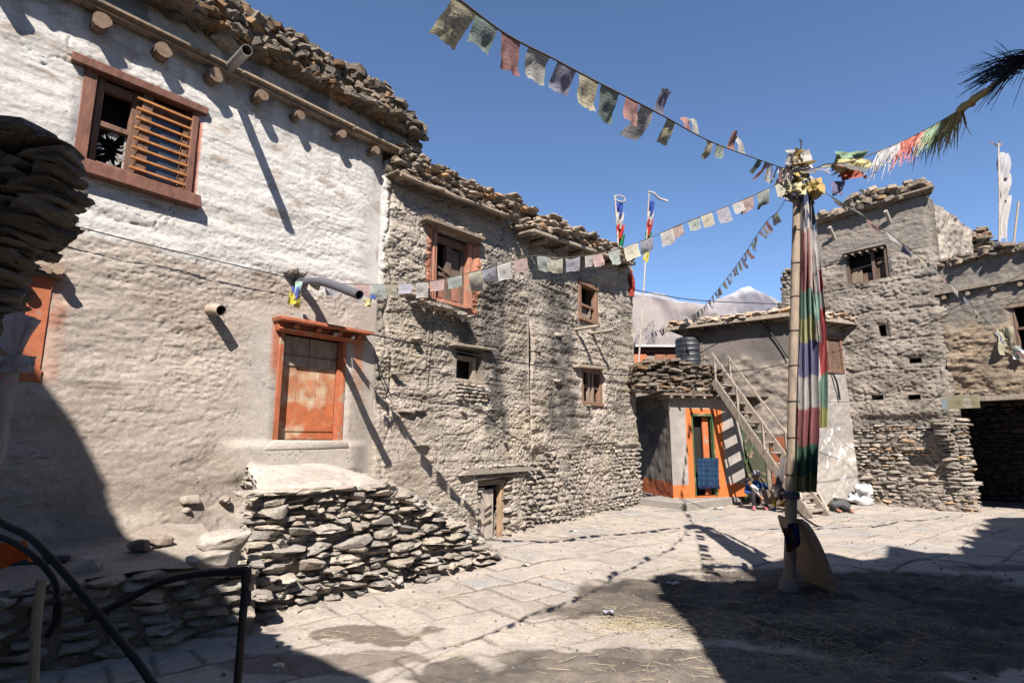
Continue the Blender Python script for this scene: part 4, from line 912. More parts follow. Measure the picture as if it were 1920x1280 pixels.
pipe([A(170, 1155, 3.35), A(230, 1128, 3.3), A(300, 1092, 3.25), A(370, 1076, 3.2), A(440, 1071, 3.15)], .019, 'black pipe bending right along the low wall into the elbow of the standpipe', fit=[(A(430, 1071, 3.15), A(462, 1070, 3.15), .024), (A(462, 1064, 3.15), A(462, 1092, 3.15), .026), (A(462, 1108, 3.15), A(462, 1135, 3.15), .024), (A(165, 1158, 3.35), A(192, 1146, 3.33), .026)])
g_ = A(462, 1072, 3.15); t = thing('standpipe', 'upright black standpipe in front of the stone platform at the lower left', 'pipe', (g_[0], g_[1], 0), 'black water pipes'); mb = MB(); tube(mb, [g_, (g_[0]-.005, g_[1], -.03)], .020, (.02, .02, .02), 14); mb.build('hose', M['black'], t)
mb = MB(); P = gr(520, 1268); tube(mb, [(P[0], P[1], 0), (P[0], P[1], .07)], .012, (.3, .28, .25), 8); tube(mb, [(P[0]-.03, P[1], .07), (P[0]+.04, P[1]-.01, .08)], .016, (.3, .28, .25), 8); tag(mb.build('tap', M['metal'], None), 'small grey metal tap sticking out of the ground near the standpipe', 'tap')
mb = MB(); tube(mb, spline([A(62, 1330, 3.0), A(66, 1200, 3.05), A(77, 1086, 3.1)], 8), .022, (.30, .24, .18), 9, .12); tag(mb.build('wooden_stake', M['wood'], None), 'weathered wooden stake standing upright beside the pipes', 'stake')
def rag(mb, c, w_, h_, col, ax=(1, 0, 0), seed=0, cr=.25, n=12, up=(0, 0, 1)):
    X, Y = np.meshgrid(np.linspace(-1, 1, n), np.linspace(0, -1, n), indexing='ij'); ax = np.array(ax, float); ax /= np.linalg.norm(ax); up = np.array(up, float); nn = np.cross(ax, up)
    d = cr*w_*(fbm(X*1.8+seed*3.1, Y*1.8, seed, 3)); e = .3*cr*w_*fbm(X*1.5, Y*1.5+seed, seed+9, 3)
    V = np.asarray(c)+((X*w_/2+e)[..., None])*ax+((Y*h_)[..., None])*up+(d*(.3-Y))[..., None]*nn
    I = np.arange(n*n).reshape(n, n); mb.add(V.reshape(-1, 3), {4: np.stack([I[:-1, :-1], I[1:, :-1], I[1:, 1:], I[:-1, 1:]], -1).reshape(-1, 4)}, col, uv=np.dstack([(X+1)/2, Y+1]).reshape(-1, 2))
mb = MB(); rag(mb, A(0, 1015, 3.9), .34, .2, (.55, .13, .03), seed=3, up=(0, -.5, .8)); tag(mb.build('orange_cloth', M['cloth'], None), 'orange cloth lying on the low wall behind the pipes at the left edge', 'cloth')
mb = MB(); tube(mb, spline([A(-30, 925, 3.8), A(70, 905, 3.8) * [1, 1, 1], A(135, 1045, 3.9)*[1, 1, 1]], 4)[:1].repeat(2, 0)*0+np.array([gr(-60, 1060, .66), gr(128, 1050, .66)]), .045, (.05, .05, .06), 10, .2); tag(mb.build('log', M['wood'], None), 'dark charred log lying on the low wall behind the pipes', 'log')
pp = thing('prayer_flag_pole', 'thin leaning stick with a dusty violet scarf knotted round its top at the left edge', 'flag pole', tuple(A(-60, 950, 1.9)*[1, 1, 0])); mb = MB()
tube(mb, spline([A(-90, 1100, 1.9), A(5, 810, 1.88), A(28, 680, 1.86), A(60, 610, 1.85)], 10), .010, (.35, .3, .25), 8); mb.build('pole', M['wood'], pp)
mb = MB(); n = 16; T = np.linspace(0, 1, n)
top_ = [A(-15, 640, 1.86), A(25, 586, 1.86), A(55, 592, 1.86), A(77, 600, 1.86)]; X = np.linspace(0, 1, n)
TP = spline(top_, 60); TP = TP[np.linspace(0, len(TP)-1, n).astype(int)]; kn = A(27, 672, 1.84)
V = TP[:, None, :]*(1-T[None, :, None]**.7)+kn*(T[None, :, None]**.7)+np.array([0, 1, 0])*(.02*np.sin(X*19)[:, None]*(1-T)[None, :])[..., None]; I = np.arange(n*n).reshape(n, n)
mb.add(V.reshape(-1, 3), {4: np.stack([I[:-1, :-1], I[1:, :-1], I[1:, 1:], I[:-1, 1:]], -1).reshape(-1, 4)}, (.42, .40, .46))
for k in range(5): rag(mb, kn+np.array([.02*(k-2), 0, .01]), .05, .055, (.45, .42, .45), seed=k+20, cr=.6, ax=(1, .5*(k-2), 0))
V2 = spline([kn, A(14, 740, 1.86), A(2, 820, 1.87), A(-20, 900, 1.87)], 14); tube(mb, V2, np.linspace(.022, .016, len(V2)), (.42, .39, .43), 10, .4); mb.build('scarf', M['cloth'], pp)

# ================================================================ ORANGE HOUSE, GREY HOUSE, STAIR
OA = (4.10, 15.1); OB = (6.22, 15.75); OC = (3.66, 18.2)
OF = Frame(OA, np.array(OB)-np.array(OA)); OL = np.linalg.norm(np.array(OB)-np.array(OA)); OS = Frame(OC, np.array(OA)-np.array(OC)); OSL = np.linalg.norm(np.array(OC)-np.array(OA))
oh = thing('shop_house', 'low grey cement house with bright orange band and orange door surround', 'house', (*OA, 0))
CEM = (.33, .295, .27); OR = (.62, .17, .045)
x0_, _ = OF.hit(1300, 850); x1_, _ = OF.hit(1341, 850); zt_ = OF.hit(1320, 776)[1]; fx0, _ = OF.hit(1289, 850); fx1, _ = OF.hit(1358, 850); fz = OF.hit(1320, 766)[1]; bz = OF.hit(1275, 909)[1]
def co(S, Z, H):
    c = mixc(CEM, np.array(CEM)*1.2, sst(-.2, .4, fbm(S*2, Z*2, 3, 4))); m = sst(bz+.01, bz-.01, Z); m = np.maximum(m, sst(fx0-.01, fx0+.005, S)*sst(fx1+.01, fx1-.005, S)*sst(fz+.01, fz-.01, Z))
    return mixc(c, OR, m)
facade(OF, 0, OL, .2, 2.8, lambda S, Z: .004*fbm(S*4, Z*4), co, [(x0_, x1_, .24, zt_)], .025, 'wall', M['cement'], oh, inset=.25, holecol=(.2, .25, .12))
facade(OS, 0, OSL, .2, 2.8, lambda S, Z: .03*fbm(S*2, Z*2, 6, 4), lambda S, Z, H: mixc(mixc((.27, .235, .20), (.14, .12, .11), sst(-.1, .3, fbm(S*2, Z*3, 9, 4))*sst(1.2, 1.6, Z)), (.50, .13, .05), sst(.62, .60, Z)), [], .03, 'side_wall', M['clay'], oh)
mb = MB(); masonry(mb, OS, 0, OSL, 0, .22, .06, .1, proud=.05, depth=.2, k=.9); mb.build('stone_footing', M['stone'], oh)
mb = MB(); quadbox(mb, OS, [(-.2, 2.80), (OSL+.1, 2.80), (OSL+.1, 2.86), (-.2, 2.86)], -3, .25, (.17, .13, .10)); fbox(mb, OF, -.3, OL-.2, -3, .28, 2.803, 2.862, (.2, .15, .12)); mb.build('roof', M['wood'], oh)
for k in range(7): s = -.1+k*.33; mb = MB(); tube(mb, [OF.p(s, -.3, 2.77), OF.p(s, .30, 2.76)], .035, (.3, .24, .18), 8, .1); mb.build('beam', M['beam'], oh)
mb = MB(); fbox(mb, OF, x0_-.0, x0_+.035, -.1, .01, .22, zt_, (.07, .12, .045)); fbox(mb, OF, x1_-.045, x1_, -.1, .01, .22, zt_, (.07, .12, .045)); fbox(mb, OF, x0_, x1_, -.1, .02, zt_-.06, zt_+.01, (.07, .12, .045)); dr = mb.build('door', M['paint'], oh, bevel=.005)
mb = MB(); fbox(mb, OF, x0_+.40, x1_-.09, -.16, -.12, .25, zt_-.07, (.52, .15, .055)); mb.build('door_leaf', M['paint'], dr)
# rugs on the door
bl = MB(); n = 30; a_, b_ = OF.hit(1303, 858)[0], OF.hit(1343, 858)[0]; zt2_ = OF.hit(1320, 858)[1]; zb_ = OF.hit(1320, 912)[1]
X, T = np.meshgrid(np.linspace(a_, b_, n), np.linspace(0, 1, n), indexing='ij'); O = .07+.03*np.sin(X*23)*T+.03*(1-T)+.02*fbm(X*5, T*3, 3, 3); ZZ = zt2_+(zb_-zt2_)*T+.02*np.sin(X*9)*T
st = (np.sin(X*60) > .3)*.5+(np.sin(T*38) > .4)*.5; cc = mixc((.025, .04, .12), (.03, .13, .17), st*.6); I = np.arange(n*n).reshape(n, n)
bl.add(OF.p(X, O, ZZ).reshape(-1, 3), {4: np.stack([I[:-1, :-1], I[1:, :-1], I[1:, 1:], I[:-1, 1:]], -1).reshape(-1, 4)}, cc.reshape(-1, 3))
for k in range(60): s = a_+(b_-a_)*k/59; bar(bl, OF.p(s, .09, zb_+.01), OF.p(s+.01*rng.randn(), .09, zb_-.05-.03*rng.rand()), .006, .006, (.03, .04, .10))
tag(bl.build('blanket', M['cloth'], None), 'dark blue checked blanket with fringe hanging over the lower half of the orange door', 'blanket')
# concrete step
mb = MB(); a = gr(1290, 958); b = gr(1390, 944); e = b-a; sf = Frame(a[:2], e[:2]); L = np.linalg.norm(e[:2])
fbox(mb, sf, 0, L, -1.5, 0, -.05, .20, (.33, .30, .27)); tag(mb.build('step', M['cement'], None, bevel=.02), 'grey concrete step in front of the orange door', 'step')
# slate stack on the roof
stk = thing('slate_stack', 'stack of dark slates and stones piled along the roof edge of the orange house', 'stone pile', tuple(OF.p(.6, 0, 2.86)))
sx0 = OF.hit(1188, 700)[0]; sx1 = OF.hit(1346, 700)[0]
pz = [OF.hit(px, py)[1] for px, py in ((1190, 685), (1225, 672), (1270, 676), (1310, 684), (1346, 688))]; pxs = [OF.hit(px, 700)[0] for px in (1190, 1225, 1270, 1310, 1346)]
zs_ = lambda s: float(np.interp(s, pxs, pz))
mb = MB(); slate_pile(mb, OF, sx0, sx1, lambda s: 2.9, zs_, -.35, .18, .62, (.07, .17), 900, th=(.015, .04), tilt=.18, warm=.2)
masonry(mb, OF, sx0, sx1+.3, 2.87, 3.05, .06, .12, proud=.06, depth=.2, off=lambda s, z: .2, k=1.1); mb.build('slates', M['slate'], stk, smooth=False)
mb = MB(); masonry(mb, OF, sx0, sx1+.45, 2.87, lambda s: 2.98 if s < sx1 else 3.2, .08, .12, proud=.05, depth=.2, off=lambda s, z: .0, k=1.2); fbox(mb, OF, sx1-.03, sx1+.06, -.2, .16, 2.87, zs_(sx1)+.05, (.45, .42, .4)); mb.build('coping', M['stone'], stk)
# water tank
tk = thing('water_tank', 'ribbed black plastic water tank on the roof behind the slate stack', 'water tank', (5.22, 16.75, 3.55))
mb = MB(); prof_ = [(0, .40)]; 
zz = np.linspace(0, 1.02, 60); rr = .39+.012*(np.abs((zz*6.5) % 1-.5) < .12); P = [(5.22, 16.75, 3.55+z) for z in zz]
tube(mb, P+[(5.22, 16.75, 4.60), (5.22, 16.75, 4.64), (5.22, 16.75, 4.67)], list(rr)+[.37, .30, .16], (.03, .03, .04), 30); mb.build('tank_body', M['tank'], tk)
mb = MB(); tube(mb, [(5.22, 16.75, 4.66), (5.22, 16.75, 4.70)], .17, (.03, .03, .04), 20); mb.build('lid', M['tank'], tk)
mb = MB(); mb.add(np.array([(x, y, z) for x in (4.3, 5.7) for y in (16.35, 17.3) for z in (2.86, 3.53)]), BF, CEM); tag(mb.build('tank_stand', M['cement'], None), 'low grey plinth under the black water tank', 'plinth')
# grey house
MC = (7.35, 15.0); GL = Frame((5.53, 16.37), (7.35-5.53, 15.0-16.37)); GLL = np.hypot(7.35-5.53, 15.0-16.37); GR = Frame(MC, (.91, .4)); GRL = 2.1
gh = thing('village_house', 'grey plastered house behind the wooden stair, with a flat stone edged roof', 'house', (*MC, 0))
ga, gb_ = GR.hit(1543, 660)[0], GR.hit(1578, 660)[0]; gz0, gz1 = GR.hit(1560, 697)[1], GR.hit(1560, 632)[1]
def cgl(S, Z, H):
    c = mixc((.19, .165, .15), (.14, .125, .115), sst(-.1, .4, fbm(S*1.6, Z*1.6, 5, 4))); return mixc(c, mixc((.33, .28, .23), (.22, .19, .17), sst(-.2, .3, fbm(S*6, Z*7, 8, 4))), sst(3.9, 3.6, Z+.3*fbm(S*2, Z*2, 3, 3)))  # upper wall darker: roof shade put into its colour, rough stone below
def hgl(S, Z): return .02*fbm(S*2, Z*2, 6, 3)+sst(3.9, 3.6, Z+.3*fbm(S*2, Z*2, 3, 3))*.05*fbm(S*5, Z*7, 2, 5)
gd0, gd1 = GL.hit(1386, 850)[0], GL.hit(1436, 850)[0]; gdz = GL.hit(1400, 800)[1]
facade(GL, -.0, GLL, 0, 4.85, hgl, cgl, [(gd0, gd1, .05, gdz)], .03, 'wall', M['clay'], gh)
facade(GR, -.01, GRL, 0, 4.8, lambda S, Z: .02*fbm(S*2, Z*2, 16, 4)+.012*fbm(S*9, Z*9, 2, 4), lambda S, Z, H: mixc(mixc((.46, .42, .38), (.36, .33, .31), sst(-.2, .4, fbm(S*2, Z*1.5, 25, 5))), (.72, .71, .70), sst(.60, .68, fbm(S*7, Z*6, 33, 3))*sst(2.4, 2.0, Z)), [(ga, gb_, gz0, gz1)], .025, 'wall', M['clay'], gh, inset=.2)
mb = MB()
for q_ in ([GL.p(0, 0, 0), GL.p(0, -3, 0), GL.p(0, -3, 4.8), GL.p(0, 0, 4.8)], [GR.p(GRL, 0, 0), GR.p(GRL, -4, 0), GR.p(GRL, -4, 4.8), GR.p(GRL, 0, 4.8)], [GL.p(0, -3, 0), GR.p(GRL, -4, 0), GR.p(GRL, -4, 4.8), GL.p(0, -3, 4.8)]): mb.add(np.array(q_), [(0, 1, 2, 3)], CEM)
mb.build('rear_wall', M['clay'], gh)
mb = MB()
for k in range(13):
    z = 3.35+k*.115; pa = GL.p(-.95, -.05, z); fbox(mb, GL, -.42, -.02, -.03+.02*rng.rand(), .01+.02*rng.rand(), z, z+.10, np.array((.24, .19, .155))*(.8+.4*rng.rand()))
mb.build('plank_wall', M['wood'], gh, bevel=.004)
mb = MB(); fbox(mb, GL, -.95, GLL+.0, -3, .30, 4.86, 4.93, (.22, .17, .13)); fbox(mb, GR, -.2, GRL+.25, -3.8, .34, 4.80, 4.87, (.25, .2, .16)); fbox(mb, GL, -1.0, GLL+.1, .30, .36, 4.84, 4.94, (.34, .28, .22)); fbox(mb, GR, -.1, GRL+.3, .34, .40, 4.78, 4.88, (.38, .31, .25)); mb.build('roof', M['wood'], gh, bevel=.006)
for k in range(8): s = -.8+k*.42; mb = MB(); tube(mb, [GL.p(s, -.2, 4.82), GL.p(s, .26, 4.82)], .035, (.26, .2, .15), 8, .1); mb.build('beam', M['beam'], gh)
for k in range(5): s = .3+k*.45; mb = MB(); tube(mb, [GR.p(s, -.2, 4.75), GR.p(s, .30, 4.75)], .035, (.40, .32, .25), 8, .1); mb.build('beam', M['beam'], gh)
mb = MB(); slate_pile(mb, GL, -1.0, GLL, lambda s: 4.95, lambda s: 5.08, -.1, .30, 1.5, (.07, .16), 150, th=(.03, .06), tilt=.2, lib=ROCKS_LO, warm=.2); slate_pile(mb, GR, 0, GRL+.25, lambda s: 4.89, lambda s: 5.04, -.1, .36, 1.7, (.06, .13), 130, th=(.03, .06), tilt=.2, lib=ROCKS_LO, warm=.2); mb.build('roof_stones', M['stone'], gh)
mb = MB(); tube(mb, [GR.p(GR.hit(1562, 575, .3)[0], .3, 5.08), GR.p(GR.hit(1628, 580, .3)[0], .3, 5.06)], .035, (0, 0, 0), 10); tag(mb.build('black_pipe', M['black'], None), 'short black pipe lying on the stone roof edge of the grey house', 'pipe')
# its door and window
mb = MB(); G1 = (.075, .085, .05)
fbox(mb, GL, gd0, gd1, -.12, -.04, .05, gdz, G1); dr = mb.build('door', M['paint'], gh)
mb = MB(); fbox(mb, GL, gd0+.02, gd0+.14, -.04, .01, .05, gdz, (.07, .12, .045)); bar(mb, GL.p(gd0+.1, .0, .9), GL.p(gd0+.45, .0, 1.7), .05, .02, (.12, .2, .07)); mb.build('door_stile', M['paint'], dr)
mb = MB(); fbox(mb, GL, gd1+.12, gd1+.5, -.0, .04, .05, 1.75, (.26, .085, .04)); mb.build('door_frame', M['paint'], gh)
mb = MB()
fbox(mb, GR, ga-.02, ga+.07, -.1, .03, gz0, gz1, (.20, .11, .08)); fbox(mb, GR, gb_-.06, gb_+.03, -.1, .03, gz0, gz1, (.20, .11, .08)); fbox(mb, GR, ga-.06, gb_+.06, -.1, .05, gz1-.05, gz1+.04, (.24, .14, .10)); fbox(mb, GR, ga-.02, gb_+.02, -.1, .03, gz0-.03, gz0+.05, (.2, .11, .08)); fbox(mb, GR, ga+.18, ga+.24, -.1, .01, gz0, gz1, (.22, .12, .09))
ww = mb.build('window', M['wood'], gh, bevel=.005)
mb = MB()
for k in range(16): z = gz0+.08+k*(gz1-gz0-.12)/16; bar(mb, GR.p(ga+.25, -.02, z), GR.p(gb_-.07, -.02, z), .02, .028, (.30, .19, .14))
mb.build('slat', M['wood'], ww)
mb = MB(); tube(mb, spline([GR.p(ga+.22, .05, gz0-.02), GR.p(ga+.3, .10, gz0-.3), GR.p(ga+.42, .05, gz0-.75)], 8), .025, (0, 0, 0), 8); mb.build('hose', M['black'], gh)
# stair
st_ = thing('wooden_stair', 'steep weathered wooden stair with handrail leading up to the orange house roof', 'stair', (6.6, 12.9, 0))
B0 = np.array([6.36, 12.75, 0.]); B1 = np.array([6.95, 13.2, 0.]); T0 = np.array([5.28, 15.05, 3.2]); T1 = T0+(B1-B0)*.95
wc = np.array((.31, .26, .215))
for a, b in ((B0, T0), (B1, T1)):
    mb = MB(); bar(mb, a, b, .05, .20, wc*(.95 if a is B0 else 1.1)); mb.build('stringer', M['wood'], st_, bevel=.006)
for k in range(13):
    t = (k+.55)/13; mb = MB(); a = B0+(T0-B0)*t; b = B1+(T1-B1)*t; mb.add(np.array([p+np.array([0, dy, dz])+np.array([.0, 0, 0]) for p in (a, b) for dy in (-.10, .12) for dz in (-.02, .02)]), BF, wc*(.9+.3*rng.rand())); mb.build('tread', M['wood'], st_, bevel=.005)
for a, b in ((B0, T0), (B1, T1)):
    side = 0 if a is B0 else 1
    up = np.array([0, -.0, .72]); ts = (.16, .42, .70, .97) if side == 0 else (.35, .97)
    for t in ts: mb = MB(); p = a+(b-a)*t; bar(mb, p+np.array([0, 0, -.1]), p+up+np.array([0, 0, .02]), .06, .05, wc*1.1, up=(1, 0, 0)); mb.build('post', M['wood'], st_, bevel=.004)
    mb = MB(); bar(mb, a+(b-a)*.13+up, b+(b-a)*.0+up, .035, .055, wc*1.2); mb.build('handrail', M['wood'], st_, bevel=.004)
# short step ladder in front
sl_ = thing('step_ladder', 'short pale wooden steps standing at the foot of the stair behind the pole', 'steps', tuple(gr(1540, 965)))
q0, q1 = gr(1516, 970), gr(1551, 962); bk = at(1497, 925, q0[1]+.45); up0 = at(1496, 925, q0[1]+.35); up1 = at(1530, 923, q1[1]+.35)
for a, b in ((q0, up0), (q1, up1)): mb = MB(); bar(mb, a+np.array([0, 0, .02]), b, .045, .17, (.50, .42, .34)); mb.build('stringer', M['wood'], sl_, bevel=.004)
for t in (.08, .5, .97): mb = MB(); bar(mb, q0+(up0-q0)*t, q1+(up1-q1)*t, .20, .04, (.55, .47, .38)); mb.build('tread', M['wood'], sl_, bevel=.004)
mb = MB(); tube(mb, spline([at(1490, 950, 12.4), gr(1505, 968, .25), gr(1530, 985, .03), gr(1540, 988, .015)], 12), .02, (0, 0, 0), 8); tag(mb.build('hose', M['black'], None), 'black hose end lying on the paving beside the short wooden steps', 'hose')
# small house far behind, with orange shutter
bh = thing('village_house', 'small far house with orange shutters and white roof edge, left of the tank', 'house', (4.9, 22, 0)); BFm = Frame((4.3, 21.5), (1, .05))
mb = MB(); fbox(mb, BFm, -.5, 2.3, -3, 0, 0, 5.1, (.22, .18, .16)); mb.build('wall', M['clay'], bh)
mb = MB(); fbox(mb, BFm, -.7, 2.6, -3.2, .3, 5.12, 5.2, (.6, .58, .56)); fbox(mb, BFm, -.6, 2.4, .0, .1, 4.93, 5.09, (.30, .12, .07)); mb.build('roof', M['cement'], bh)
for a, b in ((.28, .78), (1.1, 1.5), (1.55, 2.1)): mb = MB(); fbox(mb, BFm, a, b, .003, .05, 3.9, 4.9, (.50, .17, .08) if a < 1 else (.30, .12, .07)); mb.build('shutter', M['paint'], bh, bevel=.01)

# ================================================================ TOWER HOUSE AND RIGHT HOUSE
TC = np.array((10.95, 14.15)); TL = Frame(TC+5.1*np.array((-.707, .707)), (.707, -.707)); TLL = 5.1; TR = Frame(TC, (.8, .6))
th_ = thing('tower_house', 'tall ruined mud house with a broken window, stone base and rubble on its roof', 'house', (*TC, 0))
TM = np.array((.32, .275, .235))
def htw(S, Z):
    a = np.clip(1-Z/2.6, 0, 1); near = sst(TLL-1.6, TLL, S); flare = a**1.5*(.0+.45*near)
    crn = sst(TLL-.25, TLL, S)*.10
    lines = np.minimum(np.abs(((Z-.2*fbm(S*.4, 2, 3)) % .72)-.36), .36); 
    H = .06*fbm(S*.7, Z*.7, 33, 3)+.014*fbm(S*3.5, Z*6, 36, 3)-.016*crease(fbm(S*2.6, Z*6, 66, 4), .10)-.012*crease(fbm(S*8, Z*14, 62, 3), .15)+.020*fbm(S*13, Z*19, 32, 4)-.018*sst(.25, .42, fbm(S*15, Z*17, 88, 3))-.035*sst(.05, .0, np.abs(fbm(S*.8, Z*1.6, 52, 3)))+strata(S+33, Z*.7, .015)
    H -= .03*sst(.045, 0, np.abs((Z % .78)-.39+.05*fbm(S*2, 4, 2, 3)))
    up = sst(6.45, 6.7, Z+.25*fbm(S*1.2, Z*.5, 5, 2)); H = H*(1-.6*up)
    return H+flare-crn-.06*sst(2.35, 2.2, Z)
def ctw(S, Z, H):
    c = mixc(TM*1.15, TM*.80, sst(-.2, .4, fbm(S*2.2, Z*2.2, 38, 5))); up = sst(6.45, 6.7, Z+.25*fbm(S*1.2, Z*.5, 5, 2)); c = mixc(c, (.27, .235, .205), up*.8)
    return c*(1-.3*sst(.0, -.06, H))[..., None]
t0, t1 = TL.hit(1586, 500)[0], TL.hit(1666, 500)[0]; tz0 = TL.hit(1625, 527)[1]; tz1 = TL.hit(1625, 463)[1]
n0 = TL.hit(1655, 620)[0]; nz = TL.hit(1655, 620)[1]
holes = [(t0, t1, tz0, tz1), (n0-.08, n0+.09, nz-.16, nz+.16)]
for px, py in ((1716, 676), (1645, 745), (1714, 745)):
    s, z = TL.hit(px, py); holes.append((s-.13, s+.13, z-.06, z+.06))
def ztt(s): return np.interp(s, [0, .9, 1.15, 1.25, 1.5, 1.6, 2.0, 2.4, TLL-.15, TLL], [5.2, 5.4, 5.8, 6.6, 6.8, 7.3, 7.5, 7.92, 8.0, 7.85])+.10*fbm(s*5, 0*s, 3, 3)*(s < 2.2)
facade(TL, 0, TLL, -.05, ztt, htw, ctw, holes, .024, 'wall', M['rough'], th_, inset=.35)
facade(TR, .0, 5.4, 4.6, lambda s: np.interp(s, [0, .3, 2, 5.4], [7.85, 7.8, 7.7, 7.6])+.06*fbm(s*3, 0*s, 1), lambda S, Z: .06*fbm(S*.8, Z*.8, 43, 3)+.05*fbm(S*4, Z*5, 46, 5)+.03*fbm(S*12, Z*12, 7, 3)-.12*sst(.2, 0, S), lambda S, Z, H: mixc((.46, .40, .34), (.34, .29, .25), sst(-.3, .4, fbm(S*2, Z*2, 8, 5))), [], .035, 'wall', M['rough'], th_)
mb = MB()
for q_ in ([TL.p(0, 0, 0), TL.p(0, -4, 0), TL.p(0, -4, 5.3), TL.p(0, 0, 5.3)], [TL.p(0, -5, 0), TR.p(5.4, 0, 0), TR.p(5.4, 0, 7.5), TL.p(0, -5, 7)], [TL.p(2.3, -.05, 7.3), TL.p(TLL-.05, -.05, 7.3), TR.p(5, -.1, 7.3), TL.p(0, -5, 7.3)]): mb.add(np.array(q_), [(0, 1, 2, 3)], TM)
mb.build('rear_wall', M['rough'], th_)
ztb = lambda s: TL.hit(1700, 795)[1]
sb1 = ztb(0); mb = MB()
def offt(s, z): a = max(0, 1-z/2.6); near = float(sst(TLL-1.6, TLL, s)); return a**1.5*.45*near-.02
masonry(mb, TL, 0, TLL+.05, 0, lambda s: sb1+.05*math.sin(s*4), .05, .13, (1.6, 4.5), proud=.07, depth=.24, off=offt, k=.98, warm=.12)
for k in range(22):
    z = .05+k*.10; u, n = TL.un(1); put(mb, ROCKS, TL.p(TLL-.06-.0*k+.04*rng.rand(), offt(TLL, z)-.12, z), .17, .17, .045, u, n, scol(1., .15), .05)
masonry(mb, Frame(TL.p(TLL, .35, 0)[:2], (.75, .66)), 0, 1.2, 0, 2.2, .06, .12, proud=.05, depth=.3, k=.8, off=lambda s, z: -.02-.12*z)
mb.build('stone_base', M['stone'], th_)
# opening timbers
mb = MB(); l0 = TL.hit(1578, 474, .15); l1 = TL.hit(1660, 455, .15); quadbox(mb, TL, [(l0[0], l0[1]-.05), (l1[0], l1[1]-.05), (l1[0], l1[1]), (l0[0], l0[1])], -.05, .2, (.30, .25, .21))
for k in range(6): s = l0[0]+(l1[0]-l0[0])*(k+.5)/6; tube(mb, [TL.p(s, -.1, l0[1]-.10+(l1[1]-l0[1])*(k+.5)/6), TL.p(s, .16, l0[1]-.10+(l1[1]-l0[1])*(k+.5)/6)], .04, (.3, .24, .19), 8)
fbox(mb, TL, t0, t0+.07, -.2, -.02, tz0, tz1, (.13, .09, .07)); fbox(mb, TL, t1-.08, t1, -.2, -.02, tz0, tz1, (.13, .09, .07)); fbox(mb, TL, t0+.62, t0+.70, -.2, -.04, tz0, tz1, (.15, .10, .08)); fbox(mb, TL, t0, t1, -.2, -.02, tz1-.08, tz1, (.13, .09, .07))
tw = mb.build('window', M['wood'], th_, bevel=.006)
mb = MB(); fbox(mb, TL, t0+.08, t0+.35, -.24, -.16, tz0, tz0+.45, (.24, .18, .13)); fbox(mb, TL, t0+.36, t0+.62, -.25, -.2, tz0+.02, tz0+.28, (.18, .12, .08)); fbox(mb, TL, t0+.7, t1-.1, -.25, -.2, tz0, tz1-.3, (.15, .1, .07)); bar(mb, TL.p(t0+.08, -.14, tz0+.42), TL.p(t1-.1, -.14, tz0+.5), .04, .05, (.2, .14, .1)); mb.build('board', M['wood'], tw, bevel=.004)
mb = MB(); r0 = TL.hit(1532, 415, .2); r1 = TL.hit(1745, 352, .2)
for k in range(3): bar(mb, TL.p(r0[0]-.05*k, .10+.07*k, r0[1]-.02+.03*k), TL.p(r1[0]+.04*k, .10+.07*k, r1[1]-.04+.02*k), .09, .05, (.27, .22, .18))
mb.build('eave_board', M['wood'], th_, bevel=.005)
for px, py in ((1555, 425), (1660, 395)):
    s, z = TL.hit(px, py, .3); mb = MB(); tube(mb, [TL.p(s+.03, -.1, z-.35), TL.p(s, .28, z)], .05, (.46, .41, .36), 9, .12); mb.build('beam', M['beam'], th_)
mb = MB(); slate_pile(mb, TL, 2.3, 5.0, lambda s: float(np.interp(s, [2.3, 5.0], [r0[1], r1[1]])), lambda s: float(np.interp(s, [2.3, 3.0, 3.1, 3.7, 4.0, 5.0], [r0[1]+.15, r0[1]+.2, r1[1]+.15, r1[1]+.5, r1[1]+.3, r1[1]+.28])), -.3, .22, .85, (.07, .17), 300, th=(.03, .08), tilt=.5)
mb.build('roof_rubble', M['slate'], th_, smooth=False); mb = MB()
slate_pile(mb, TL, 0.0, 2.3, lambda s: float(ztt(np.array([s]))[0])-.35, lambda s: float(ztt(np.array([s]))[0])+.08, -.15, .05, .75, (.05, .12), 160, th=(.03, .07), tilt=.4, lib=ROCKS_LO)
mb.build('wall_rubble', M['slate'], th_, smooth=False); mb = MB()
slate_pile(mb, TR, 3.0, 5.2, lambda s: 6.9, lambda s: 7.75-.2*(s-3), -.2, .25, .8, (.08, .18), 260, th=(.02, .05), tilt=.25)
mb.build('roof_rubble', M['slate'], th_, smooth=False)

RH = Frame((10.9, 14.3), (.56, -.83)); rh = thing('village_house', 'brown mud house at the right edge whose upper floor bridges a black passage', 'house', tuple(RH.p(1.2, 0, 0)))
lz = RH.hit(1800, 745)[1]; ez = RH.hit(1840, 535, .1)[1]; tz = RH.hit(1840, 478)[1]
def hr(S, Z): return .05*fbm(S*.8, Z*.8, 63, 3)+sst(4.6, 4.2, Z)*(strata(S+50, Z*1.3, .02)+.03*fbm(S*4, Z*10, 66, 4))+.012*fbm(S*12, Z*14, 6, 3)
def cr(S, Z, H): return mixc(mixc((.38, .29, .205), (.30, .235, .17), sst(-.2, .4, fbm(S*2, Z*4, 68, 5))), (.30, .26, .22), sst(4.3, 4.6, Z+.2*fbm(S*3, Z, 3)))
rw = (RH.hit(1898, 600)[0], RH.hit(1898, 600)[0]+.8, RH.hit(1905, 658)[1], RH.hit(1905, 575)[1])
facade(RH, .02, 5.5, lz, ez, hr, cr, [rw], .024, 'wall', M['rough'], rh, inset=.3)
